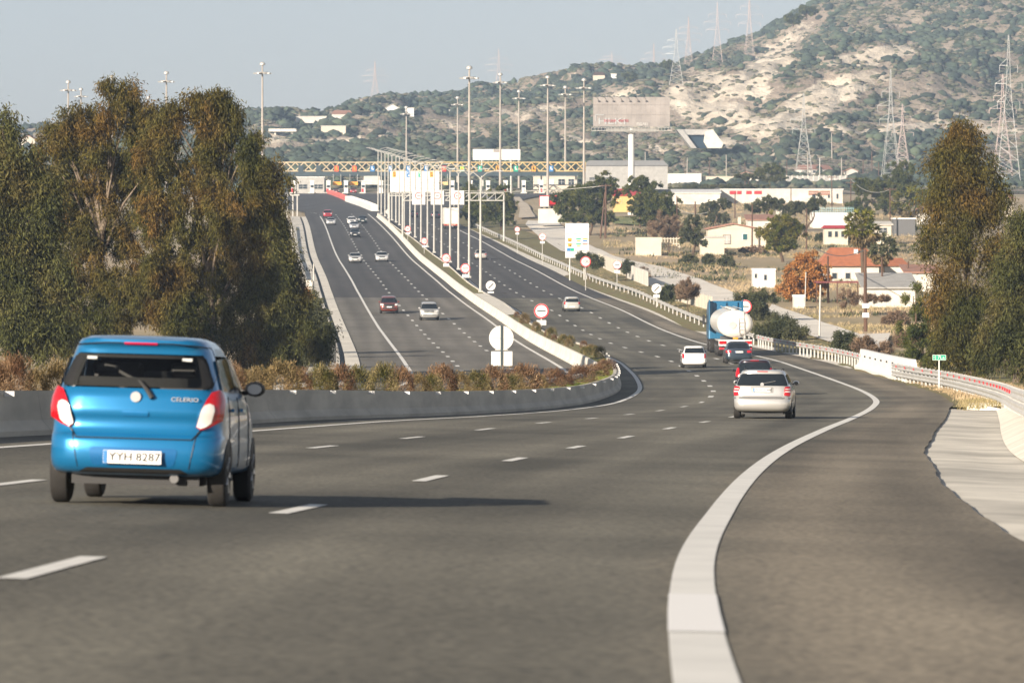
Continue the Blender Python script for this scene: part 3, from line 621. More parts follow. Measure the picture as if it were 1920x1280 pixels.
# ------------------------------------------------------------------ signs
FONT = None
def text_mesh(s, size, mt, parent, loc, name='lettering', sx=1.0):
    cu = bpy.data.curves.new('t', 'FONT'); cu.body = s; cu.size = size; cu.align_x = 'CENTER'; cu.align_y = 'CENTER'; cu.extrude = .004; cu.resolution_u = 2
    to = bpy.data.objects.new('t', cu); COL.objects.link(to); dg = bpy.context.evaluated_depsgraph_get(); me = bpy.data.meshes.new_from_object(to.evaluated_get(dg))
    bpy.data.objects.remove(to); me.materials.clear(); me.materials.append(mt); me.name = name
    o = bpy.data.objects.new(name, me); COL.objects.link(o); o.parent = parent; o.location = loc; o.rotation_euler = (math.pi/2, 0, 0); o.scale = (sx, 1, 1); return o
def ground_at(x, y, gzv=None): return gz(x, y) if gzv is None else gzv
def round_sign(u, v, D, r, kind, lab, plate=True, zb=None, rz=0, ring=.2):
    c = P(u, v, D); zb = gz(c.x, D) if zb is None else zb
    t = empty('road_sign', (c.x, D, zb), rz, lab, 'road sign'); h = c.z-zb
    MB().tube((0, .06, 0), (0, .06, h+r*.8), .045, .045, 8).build('post', M['pole'], t)
    MB().disc((0, 0, h), r, -.01, .02).build('sign_face', M['white'] if kind != 'back' else M['steel'], t)
    if kind != 'back' and ring: MB().ring((0, -.014, h), r*(1-ring), r*.985, -.008, .0).build('red_ring', M['red'], t)
    if kind == 'bar': MB().box((0, -.02, h), (r*1.15, .02, r*.16)).build('black_bar', M['black'], t)
    if kind == 'slash':
        mb = MB(); mb.tube((-r*.5, -.025, h-r*.5), (r*.5, -.025, h+r*.5), .035, .035, 4); mb.tube((-r*.42, -.025, h-r*.58), (r*.58, -.025, h+r*.42), .03, .03, 4); mb.build('black_slash', M['black'], t)
    if kind.isdigit(): text_mesh(kind, r*.95, M['text'], t, (0, -.03, h), 'number')
    if kind == 'back':
        MB().box((0, .045, h+r*.05), (r*1.9, .03, .05)).box((0, .045, h-r*.9), (r*1.2, .03, .05)).build('bracket', M['pole'], t)
    if plate: MB().box((0, .0, h-r*1.55), (r*1.3, .03, r*.65)).build('plate', M['white'], t)
    return t
md = lambda u, D: rz_(XBL(D), D)+.7
round_sign(1015, 583, Yv(628), .64, 'bar', 'round red-ringed toll sign with black bar on the median edge among the low shrubs', zb=md(0, Yv(628)))
round_sign(920, 535.5, 548, .55, 'slash', 'round white end-of-limit sign beside the nearest street lamp', zb=md(0, 548), ring=0)
round_sign(872.5, 503, 585, .6, 'bar', 'round red-ringed bar sign between the two nearest street lamps', zb=md(0, 585))
round_sign(836.5, 484, 640, .6, '100', 'round red-ringed speed limit sign reading 100 in the median', zb=md(0, 640))
round_sign(795.5, 452, 715, .5, '100', 'small round speed limit sign above a red bar sign in the median', zb=md(0, 715))
round_sign(764.5, 429, 790, .5, '80', 'farthest small round speed limit sign in the median', zb=md(0, 790))
round_sign(1397, 574.5, 372, .52, 'bar', 'round red-ringed bar sign beside the tanker truck', zb=gz(XU(1397, 372), 372))
round_sign(1098, 490.5, 560, .62, '100', 'round red-ringed speed sign in the bushes under the white tariff board', False)
round_sign(1157, 496.5, 560, .5, 'bar', 'round thin-ringed bar sign in front of the pale panel fence', True, ring=.1)
round_sign(1231, 541, 495, .5, 'slash', 'round white end-of-limit sign beside the cactus and panel fence', True, ring=0)
round_sign(1017, 444, 680, .5, 'bar', 'small round bar sign on the verge left of the white tariff board', True, ring=.12)
round_sign(970, 430, 740, .42, '60', 'pair of small round signs on one post on the verge beyond the gantry leg', True, ring=.15)
round_sign(890.5, 404, 900, .45, '100', 'small round speed sign in front of the pines beyond the gantry', False)
round_sign(727, 397, 935, .45, 'back', 'small round sign seen from behind at the far end of the median', False, zb=md(0, 935))
# sign seen from behind in the median, near
D = 205; c = P(940, 633.5, D)
t = empty('road_sign', (c.x, D, zr(D)+.6), 0, 'large round white sign seen from behind with a square plate below, in the shrubs', 'road sign'); h = c.z-zr(D)-.6
MB().box((0, -.06, (h+.55)/2-.1), (.07, .07, h+.75)).build('post', M['darkbeam'], t)
MB().disc((0, 0, h), .525, -.01, .02, 40).build('sign_face', mat('sign back', (.62, .62, .58), .5, .1, .08, 1), t)
MB().box((0, -.025, h), (1.02, .025, .035)).box((0, -.025, h-.5), (.55, .025, .03)).build('bracket', M['steel'], t)
MB().box((.02, 0, h-.88), (.9, .02, .62)).build('plate', mat('plate back', (.64, .64, .6), .5, .1, .08, 1), t)
# kilometre sign
D = 236; c = P(1761, 670, D); zb = gz(c.x, D)+.3
t = empty('road_sign', (c.x, D, zb), 0, 'small green kilometre sign on a thin white post behind the near guard rail', 'road sign'); h = c.z-zb
MB().tube((0, .03, -.3), (0, .03, h+.1), .03).build('post', M['white'], t)
MB().box((0, 0, h), (.66, .02, .26)).build('sign_face', M['signgreen'], t)
mb = MB()
for x0, x1 in ((-.33, -.18), (-.17, .33)):
    for z_ in (-.13, .13): mb.box(((x0+x1)/2, -.013, h+z_*.96), (x1-x0, .01, .018))
    for x_ in (x0, x1): mb.box((x_*.985, -.013, h), (.016, .01, .25))
mb.build('white_border', M['white'], t); text_mesh('7La', .25, M['white'], t, (.09, -.02, h)); text_mesh('1', .2, M['white'], t, (-.255, -.02, h), 'number')
# gantries
def gantry(u0, u1, vleg, v0, v1, lab, D):
    x0, x1 = XU(u0, D), XU(u1, D); zb = zr(D); za, zc = HC-(v0-400)*D/F, HC-(v1-400)*D/F
    t = empty('sign_gantry', ((x0+x1)/2, D, zb), 0, lab, 'sign gantry')
    for x in (x0, x1): par(MB().tube((x, D, zb-.2), (x, D, za), .19, .16, 10).build('column', M['pole'], smooth=True), t)
    mb = MB(); n = int((x1-x0)/1.4)
    for y in (D-.35, D+.35):
        for z in (za, zc): mb.box(((x0+x1)/2, y, z), (x1-x0, .14, .16))
        for i in range(n):
            a = x0+(x1-x0)*i/n; b = x0+(x1-x0)*(i+1)/n; mb.tube((a, y, zc), (b, y, za), .05, .05, 5); mb.tube((b, y, za), (b, y, zc), .045, .045, 5)
    par(mb.build('lattice_beam', M['pole']), t); return t
GD = 806; gantry(755, 945, 437, 362, 376, 'near sign gantry with an open lattice beam reaching to the right verge', GD)
for i, (u, tx) in enumerate(((785, '40'), (820, '40'), (858, '40'))):
    D = GD-.7; c = P(u, 370.5, D); t = empty('lane_sign', c, 0, ['left', 'middle', 'right'][i]+' white square sign with a red ring hanging from the near gantry', 'gantry sign', 'square signs on the near gantry')
    MB().box((0, 0, 0), (2.2, .08, 2.35), 0).build('board', M['white'], t)
    MB().ring((0, -.05, .3), .5, .62, -.02, 0).build('red_ring', M['red'], t); MB().box((0, -.06, .3), (.55, .03, .1)).build('black_bar', M['black'], t); text_mesh('ΔΙΟΔΙΑ', .36, M['fade'], t, (0, -.06, -.65))
GD2 = 905; gantry(730, 852, 420, 362, 367, 'far sign gantry carrying the big white toll board', GD2)
D = GD2-.8; c = P(777.5, 340.5, D); t = empty('toll_board', c, 0, 'big white four-column toll information board above the carriageway', 'information sign')
MB().box((0, 0, 0), (9.25, .1, 3.9)).build('board', M['white'], t)
for i, (x, cc) in enumerate(((-3.85, 'amber'), (-1.25, 'signblue'), (1.0, 'signgreen'), (3.15, 'amber'))):
    MB().box((x, -.07, 1.35), (.62, .03, 1.05)).build('pictogram', M[cc], t)
    mb = MB(); mb.box((x+.12, -.1, 1.15), (.3, .02, .2)); mb.box((x-.05, -.1, 1.6), (.2, .02, .22)); mb.build('symbol', M['black' if cc == 'amber' else 'white'], t)
    for k, s_ in enumerate((['', 'ETC', 'ETC', ''], ['ΜΕΤΡΗΤΑ', 'ΜΕ', 'ΚΑΙ', ''], ['ΜΕΤΡΗΤΑ', 'CASH', 'ONLY', ''], ['ΚΑΡΤΕΣ', 'CARDS', 'CASH', ''])[i]):
        if s_ or k: text_mesh(s_ or 'PASS', .42, M['fade'], t, (x+.05, -.08, .35-k*.55))
for x in (-2.5, 0., 2.1): MB().box((x, -.06, 0), (.04, .02, 3.8)).build('divider', M['fade'], t)
# tariff board
D = 600; c = P(1082, 455, D); t = empty('tariff_board', (c.x, D, gz(c.x, D)), 0, 'tall white tariff board with coloured toll symbols on the right verge', 'information sign'); h = c.z-gz(c.x, D); s = D/F
W_, H_ = 44*s, 65*s
MB().box((0, 0, h+.25), (W_, .12, H_)).build('board', M['white'], t)
MB().tube((-.9, .1, 0), (-.9, .1, h), .1).tube((.9, .1, 0), (.9, .1, h), .1).build('post', M['pole'], t)
mb = MB()
for z in (.235, .05, -.12, -.37, -.6): mb.box((0, -.075, h+.25+z*H_*.8), (W_*.98, .02, .045))
mb.build('divider', M['text'], t)
for x, z, w_, h_, cc in [(-.92, .02, .45, .6, 'amber'), (-.92, -1.02, .45, .6, 'amber'), (.18, .2, .6, .22, 'signgreen'), (.18, -.22, .45, .2, 'amber'), (1.0, .2, .55, .2, 'amber'), (1.0, -.2, .55, .22, 'signblue'), (.18, -.85, .6, .22, 'signgreen'), (.18, -1.25, .45, .2, 'lime'), (1., -.85, .55, .22, 'roof2'), (-1.05, -1.95, .42, .5, 'signblue'), (-.6, -1.95, .42, .5, 'signgreen')]:
    MB().box((x, -.085, h+.35+z*.62), (w_, .02, h_*.75)).build('pictogram', M[cc], t)
mb = MB(); mb.box((-.92, -.1, h+.25), (.3, .02, .1)); mb.box((-.85, -.1, h-.37), (.2, .02, .14)); mb.build('symbol', M['black'], t)
# ------------------------------------------------------------------ grey billboard on its column
D = 1010; cx, cz = XU(1184, D), HC-(210.5-400)*D/F; zb = gz(cx, D)
t = empty('billboard', (cx, D, zb), 0, 'large weathered grey billboard with graffiti on a single white column', 'billboard'); h = cz-zb; s = D/F
MB().tube((0, 1.2, 0), (0, 1.2, h-29.5*s), .75, .62, 20).build('column', M['white'], t, smooth=True)
bw, bh = 144*s, 55*s
mb = MB(); n = 16
for i in range(n):
    x = -bw/2+bw*(i+.5)/n; mb.box((x, -.02*(i % 2), h+.1), (bw/n*.985, .14, bh))
mb.build('panel', M['rust'], t)
mb = MB()
for z in (-.09, .25): mb.box((0, -.12, h+bh*z), (bw, .05, .05))
mb.build('batten', mat('dark batten', (.22, .2, .18), .8), t)
mb = MB(); za = h-bh/2-.1; zc = za-.75
for y in (-.9, .1):
    for z in (za, zc): mb.box((0, y, z), (bw*1.04, .08, .1))
for i in range(25): x = -bw*.52+bw*1.04*i/24; mb.box((x, -.9, (za+zc)/2), (.07, .07, .8)); mb.box((x, -.4, zc), (.07, 1, .07))
mb.build('walkway', M['pole'], t)
MB().box((0, 1.0, zc+.2), (bw*.66, .7, .7)).box((0, 1.2, zc-.2), (2, 2, .5)).build('cross_beam', M['greyroof'], t)
mb = MB(); xs_ = [-7.2, -5.6, -4.1, -2.3, -.6, 1.1, 2.8, 5.4]
for x in xs_[:-1]: mb.tube((x, 0, h+bh/2), (x-1.4, -2.6, h+bh/2+.25), .05); mb.box((x-1.45, -2.7, h+bh/2+.2), (.4, .3, .22))
mb.build('lamp_arm', M['darkbeam'], t)
o = text_mesh('HLKI', 1.9, M['fade'], t, (-4.1, -.22, h-bh*.32), 'lettering', 1.5); text_mesh('BOUNK  SWTIS', .75, mat('red spray', (.4, .03, .05), .8), t, (-3.2, -.26, h-bh*.3), 'lettering'); text_mesh('ΠΩΛΕΙ', .8, M['white'], t, (2.3, -.22, h-bh*.42), 'lettering')
MB().box((-7.5, -.2, h-1.2), (.14, .03, 1.4)).build('graffiti', M['fade'], t); MB().box((-6.6, -.2, h-.55), (1.7, .03, .12)).build('graffiti', M['fade'], t)
# white hoarding above the plaza
D = 1320; c = P(931, 290, D); zb = gz(c.x, D); t = empty('billboard', (c.x, D, zb), 0, 'plain white rectangular hoarding behind the toll canopy with one small dark panel', 'billboard'); h = c.z-zb; s = D/F
MB().box((0, 0, h), (89*s, .2, 20*s)).build('panel', M['white'], t); MB().box((-.0, -.13, h+7*s), (12*s, .05, 5.5*s)).build('dark_patch', M['rust'], t)
mb = MB()
for i in range(11): mb.box((-40*s+80*s*i/10, .3, h-12*s), (.12, .3, 5*s))
mb.tube((-4, .5, 0), (-4, .5, h-8*s), .3); mb.tube((4, .5, 0), (4, .5, h-8*s), .3); mb.build('support', M['pole'], t)
# ------------------------------------------------------------------ lattice pylons
def pylon(u, vt, D, lab, wb, mt, vb=None, arms=((.80, 1.0), (.68, 1.5), (.56, 1.25)), armw=14):
    X = XU(u, D); zt = HC-(vt-400)*D/F; zb = gz(X, D) if vb is None else HC-(vb-400)*D/F; H = zt-zb; s = D/F
    t = empty('lattice_pylon', (X, D, zb), rnd.uniform(-.25, .25), lab, 'pylon', 'electricity pylons'); r0 = .075 if D < 1800 else .06
    def wid(f): return wb*s/2*((1-f/.62)*.8+.2 if f < .62 else .2-(f-.62)*.42) if f < .99 else .05
    mb = MB(); N_ = 13; fs = [1-(1-i/N_)**1.15 for i in range(N_+1)]
    for i in range(N_):
        a, b = fs[i], fs[i+1]; wa, wbb = max(wid(a), .15), max(wid(b), .12)
        for sx, sy in ((1, 1), (1, -1), (-1, -1), (-1, 1)): mb.tube((sx*wa, sy*wa, a*H), (sx*wbb, sy*wbb, b*H), r0, r0, 4)
        for k in range(4):
            c1 = [(1, 1), (1, -1), (-1, -1), (-1, 1)][k]; c2 = [(1, 1), (1, -1), (-1, -1), (-1, 1)][(k+1) % 4]
            mb.tube((c1[0]*wa, c1[1]*wa, a*H), (c2[0]*wbb, c2[1]*wbb, b*H), r0*.6, r0*.6, 3); mb.tube((c2[0]*wa, c2[1]*wa, a*H), (c1[0]*wbb, c1[1]*wbb, b*H), r0*.6, r0*.6, 3)
            mb.tube((c1[0]*wbb, c1[1]*wbb, b*H), (c2[0]*wbb, c2[1]*wbb, b*H), r0*.55, r0*.55, 3)
    mb.build('tower', mt, t)
    for f, aw in arms:
        mb = MB(); L = armw*s*aw*1.2; w0 = max(wid(f), .3)
        for sx in (-1, 1):
            mb.tube((sx*w0, w0, f*H), (sx*L, 0, f*H), r0*.8, r0*.8, 3); mb.tube((sx*w0, -w0, f*H), (sx*L, 0, f*H), r0*.8, r0*.8, 3); mb.tube((sx*w0, 0, f*H+.045*H), (sx*L, 0, f*H), r0*.7, r0*.7, 3)
            mb.tube((sx*L, 0, f*H), (sx*L, 0, f*H-.05*H), r0*1.2, r0*1.2, 4)
        mb.build('cross_arm', mt, t)
    return t
PS = mat('pylon steel', (.45, .45, .43), .5, .3); PR = mat('pylon red primer', (.5, .4, .37), .7)
for a in [(1891, 66, 1450, 'tallest pale lattice pylon at the right edge in front of the hillside', 46, PS, None), (1880, 140, 1560, 'rusty pylon right behind the tallest pale pylon', 40, PR, None), (1670, 130, 1500, 'pale lattice pylon left of the tall eucalyptus', 34, PS, None), (1692, 195, 1620, 'rusty pylon just right of the middle pale pylon', 26, PR, None),
          (1507, 175, 1560, 'faint pale pylon standing over the long orange roof', 32, PS, None), (1268, 55, 1950, 'faint pylon on the slope above the right end of the billboard', 26, PS, 160), (1291, 32, 2350, 'faint reddish pylon against the sky right of the slope pylon', 18, PR, None), (1345, 4, 2300, 'tall faint reddish pylon against the sky left of the peak', 20, PR, None),
          (1405, -14, 2350, 'faint reddish pylon cut by the top edge of the view', 20, PR, None), (1147, 97, 2450, 'small far pylon on the ridge above the billboard', 14, PR, None), (1226, 82, 2600, 'small far pylon on the ridge left of the pair of slope pylons', 14, PR, None), (703, 115, 2500, 'very faint pylon in the sky above the left ridge', 20, PR, 200), (935, 92, 2600, 'very faint pylon in the sky above the tall light masts', 18, PR, 185)]:
    pylon(*a)
# ------------------------------------------------------------------ vehicles
def paint(name, col, metal=.35, rough=.28):
    return mat(name, col, rough, metal, 0, coat=.7)
M['tyre'] = mat('tyre rubber', (.022, .02, .018), .85, 0, .3, 8)
M['rim'] = mat('alloy rim', (.45, .45, .45), .35, .8)
M['glass'] = mat('dark car glass', (.012, .016, .02), .05, 0, spec=.8)
M['lampred'] = mat('red tail lens', (.42, .004, .01), .12, 0, spec=.8, coat=.6)
M['lampclear'] = mat('clear lens', (.75, .72, .68), .1, .2, spec=.9, coat=.6)
M['plate'] = mat('plate white', (.72, .72, .7), .5)
M['plastic'] = mat('dark plastic', (.02, .02, .02), .6)
M['trimgrey'] = mat('grey trim', (.12, .12, .12), .6)
TYPES = {
 # L, W, H, levels (z, half width, rear y, front y), belt, window top, (front y), wheels (y), wheel r
 'hatch': dict(L=3.6, W=1.6, lv=[(.27, .70, .16, 3.48), (.30, .765, .06, 3.54), (.35, .79, .01, 3.58), (.42, .80, -.015, 3.6), (.57, .80, -.01, 3.6), (.615, .797, .01, 3.58), (.645, .797, .065, 3.54), (.76, .795, .09, 3.46), (.83, .79, .06, 3.34), (.93, .78, .08, 3.1), (.99, .765, .095, 2.82), (1.05, .74, .13, 2.66), (1.14, .715, .18, 2.52), (1.25, .68, .245, 2.33), (1.36, .645, .31, 2.12), (1.42, .62, .30, 1.98), (1.45, .60, .26, 1.9), (1.485, .57, .27, 1.75), (1.515, .5, .42, 1.6), (1.53, .3, .8, 1.3)], w0=10, w1=14, wy=(.66, 3.02), wr=.285, wt=.165),
 'wagon': dict(L=4.5, W=1.76, lv=[(.22, .76, .16, 4.36), (.30, .84, .03, 4.44), (.38, .87, 0, 4.49), (.52, .88, 0, 4.5), (.60, .88, .03, 4.48), (.70, .88, .09, 4.42), (.80, .875, .10, 4.3), (.88, .865, .11, 4.1), (.94, .85, .125, 3.7), (.99, .835, .145, 3.4), (1.05, .805, .19, 3.25), (1.15, .77, .25, 3.0), (1.27, .72, .32, 2.75), (1.36, .68, .37, 2.5), (1.41, .65, .36, 2.35), (1.44, .61, .37, 2.2), (1.465, .52, .5, 2.0), (1.475, .3, .9, 1.6)], w0=9, w1=13, wy=(.9, 3.5), wr=.315, wt=.2),
 'sedan': dict(L=4.5, W=1.78, lv=[(.22, .76, .16, 4.36), (.30, .85, .03, 4.44), (.40, .88, 0, 4.49), (.52, .89, 0, 4.5), (.62, .89, .03, 4.48), (.72, .885, .05, 4.4), (.82, .875, .055, 4.2), (.90, .86, .07, 3.9), (.95, .84, .22, 3.5), (.99, .82, .6, 3.3), (1.06, .79, .78, 3.15), (1.16, .74, .96, 2.95), (1.28, .68, 1.2, 2.7), (1.36, .63, 1.4, 2.5), (1.40, .58, 1.55, 2.35), (1.43, .5, 1.75, 2.15), (1.44, .3, 1.9, 2.0)], w0=9, w1=13, wy=(.85, 3.55), wr=.315, wt=.2),
 'suv': dict(L=4.4, W=1.84, lv=[(.30, .8, .16, 4.3), (.38, .88, .02, 4.37), (.48, .91, 0, 4.4), (.62, .92, 0, 4.4), (.75, .92, .03, 4.38), (.88, .915, .05, 4.33), (.98, .905, .06, 4.2), (1.04, .89, .07, 3.7), (1.08, .87, .09, 3.35), (1.15, .84, .12, 3.2), (1.28, .8, .18, 3.0), (1.42, .75, .26, 2.75), (1.55, .7, .32, 2.5), (1.61, .66, .32, 2.3), (1.65, .6, .38, 2.1), (1.68, .5, .6, 1.9), (1.69, .3, 1., 1.6)], w0=8, w1=12, wy=(.85, 3.5), wr=.36, wt=.23)}
NX = 13
class Body:
    def __init__(s, k, sc=1.0, sz=1.0):
        T = TYPES[k]; s.T = T; s.L = T['L']*sc; s.lv = [(z*sz, h, a*sc, b*sc) for z, h, a, b in T['lv']]; s.zs = [l[0] for l in s.lv]; s.rc = .22
    def at(s, z): return [float(np.interp(z, s.zs, [l[i] for l in s.lv])) for i in (1, 2, 3)]
    def corner(s, x, hw):      # plan rounding of the ends
        f = min(1, abs(x)/max(hw, .01)); r = s.rc; d = abs(x)-(hw-r); c = .06*f*f
        return c+(r-math.sqrt(max(0, r*r-d*d)) if d > 0 else 0)
    def rear(s, x, z, off=0):
        hw, a, b = s.at(z); x = max(-hw, min(hw, x)); sl = -(s.at(z+.02)[1]-a)/.02; n = Vector((max(-1, min(1, (abs(x)-(hw-s.rc))/s.rc)) if abs(x) > hw-s.rc else 0, 0, 0)); n = Vector((math.copysign(n.x, x), -1, -sl*-1*0+max(-.2, -sl))); n = Vector((n.x, -1, max(0, -sl))); n.normalize()
        return Vector((x, a+s.corner(x, hw), z))+n*off
    def front(s, x, z, off=0):
        hw, a, b = s.at(z); x = max(-hw, min(hw, x)); sl = (s.at(z+.02)[2]-b)/.02; n = Vector((math.copysign(max(0, (abs(x)-(hw-s.rc))/s.rc), x), 1, max(0, -sl))); n.normalize()
        return Vector((x, b-s.corner(x, hw)*1.3, z))+n*off
    def sidex(s, y, z):
        hw, a, b = s.at(z); t = (y-(a+b)/2)/((b-a)/2); return hw*(1-.035*abs(t)**3)
    def side(s, sg, y, z, off=0):
        h0, a, b = s.at(z); h1 = s.at(z+.02)[0]; n = Vector((sg, 0, max(0, (h0-h1)/.02))); n.normalize(); return Vector((sg*s.sidex(y, z), y, z))+n*off
    def loop(s, z):
        hw, a, b = s.at(z); P_ = []; k = 14; fr = [math.sin(math.pi/2*(i/(k/2)-1)) for i in range(k+1)]
        for f in fr: x = f*hw*.965; P_.append((x, a+s.corner(f*hw, hw)))
        m = 12; ya = a+s.corner(hw, hw); yb = b-s.corner(hw, hw)*1.3
        for i in range(1, m): y = ya+(yb-ya)*i/m; P_.append((s.sidex(y, z), y))
        for f in fr[::-1]: x = f*hw*.965; P_.append((x, b-s.corner(f*hw, hw)*1.3))
        for i in range(1, m): y = yb+(ya-yb)*i/m; P_.append((-s.sidex(y, z), y))
        return P_
    def shell(s, parent, mt, hollow=False, fine=1):
        zs = []
        for i in range(len(s.zs)-1): zs += [s.zs[i]+(s.zs[i+1]-s.zs[i])*j/fine for j in range(fine)]
        zs.append(s.zs[-1]); V = []; Fs = []
        for z in zs: V += [(x, y, z) for x, y in s.loop(z)]
        k = len(s.loop(1.)); z0, z1 = s.zs[s.T['w0']+1], s.zs[s.T['w1']]
        for j in range(len(zs)-1):
            for i in range(k):
                zc = (zs[j]+zs[j+1])/2
                if hollow and z0 < zc < z1 and ((2 <= i <= 11) or (15 <= i <= 23) or (28 <= i <= 37) or (41 <= i <= 49)): continue
                Fs.append((j*k+i, j*k+(i+1) % k, (j+1)*k+(i+1) % k, (j+1)*k+i))
        Fs += [tuple(range(k-1, -1, -1)), tuple((len(zs)-1)*k+i for i in range(k))]
        o = npmesh('body', V, Fs, mt, parent, smooth=True); autosmooth(o, 50)
        return o
def outline_span(poly, z):
    xs = []
    for (x0, z0), (x1, z1) in zip(poly, poly[1:]+poly[:1]):
        if (z0 <= z <= z1) or (z1 <= z <= z0):
            if abs(z1-z0) < 1e-9: xs += [x0, x1]
            else: xs.append(x0+(x1-x0)*(z-z0)/(z1-z0))
    return (min(xs), max(xs)) if xs else (0, 0)
def rounded(poly, r=.04, n=4):
    out = []; m = len(poly)
    for i in range(m):
        a, b, c = Vector(poly[i-1]), Vector(poly[i]), Vector(poly[(i+1) % m]); d1 = (a-b); d2 = (c-b); rr = min(r, d1.length*.45, d2.length*.45); p = b+d1.normalized()*rr; q = b+d2.normalized()*rr
        for j in range(n+1): t = j/n; out.append(tuple(p*(1-t)**2+b*2*t*(1-t)+q*t*t))
    return out
def panel(parent, name, mt, poly, fn, off=.006, thick=.012, r=.04, nz=9, nx=10, smooth=True):
    if r: poly = rounded(poly, r)
    z0 = min(p[1] for p in poly); z1 = max(p[1] for p in poly); V = []; Fs = []
    for j in range(nz+1):
        tt = (1-math.cos(math.pi*j/nz))/2; z = z0+(z1-z0)*(.001+.998*tt); a, b = outline_span(poly, z)
        for i in range(nx+1): V.append(fn(a+(b-a)*i/nx, z, off))
    k = nx+1
    for j in range(nz):
        for i in range(nx): Fs.append((j*k+i, j*k+i+1, (j+1)*k+i+1, (j+1)*k+i))
    # rim
    rim = [i for i in range(k)]+[j*k+nx for j in range(1, nz+1)]+[nz*k+i for i in range(nx-1, -1, -1)]+[j*k for j in range(nz-1, 0, -1)]
    b0 = len(V); c = sum((Vector(v) for v in V), Vector())/len(V)
    for i in rim:
        jj, ii = divmod(i, k); tt = (1-math.cos(math.pi*jj/nz))/2; z = z0+(z1-z0)*(.001+.998*tt); a, b = outline_span(poly, z); V.append(fn(a+(b-a)*ii/nx, z, off-thick))
    n = len(rim)
    for i in range(n): Fs.append((rim[i], rim[(i+1) % n], b0+(i+1) % n, b0+i))
    o = npmesh(name, V, Fs, mt, parent, smooth=False)
    bm = bmesh.new(); bm.from_mesh(o.data); bmesh.ops.remove_doubles(bm, verts=bm.verts, dist=1e-5); bmesh.ops.recalc_face_normals(bm, faces=bm.faces)
    ctr = Vector((0, parent.get('mid', 1.8) if hasattr(parent, 'get') else 1.8, .8))
    for f in bm.faces: f.smooth = True
    for e in bm.edges:
        if len(e.link_faces) == 2 and e.calc_face_angle(0) > .6: e.smooth = False
    bm.to_mesh(o.data); bm.free(); return o
def wheel(parent, x, y, r, t, sg, fine):
    n = 28 if fine else 14
    o = MB().lathe([(r*.62, -t/2), (r*.9, -t/2), (r*.98, -t*.4), (r, -t*.25), (r, t*.25), (r*.98, t*.4), (r*.9, t/2), (r*.62, t/2)], (0, 0, 0), n, 'x').build('wheel', M['tyre'], parent, smooth=True); o.location = (x, y, r)
    mb = MB().lathe([(r*.6, -.01), (r*.64, .02), (r*.6, .03)], (0, 0, 0), n, 'x'); xx = sg*(t/2-.035)
    if fine:
        for i in range(5):
            a = i*2*math.pi/5; mb.tube((0, 0, 0), (0, math.cos(a)*r*.58, math.sin(a)*r*.58), .035, .05, 5)
    q = mb.build('rim', M['rim'], o); q.location = (xx, 0, 0)
    return o
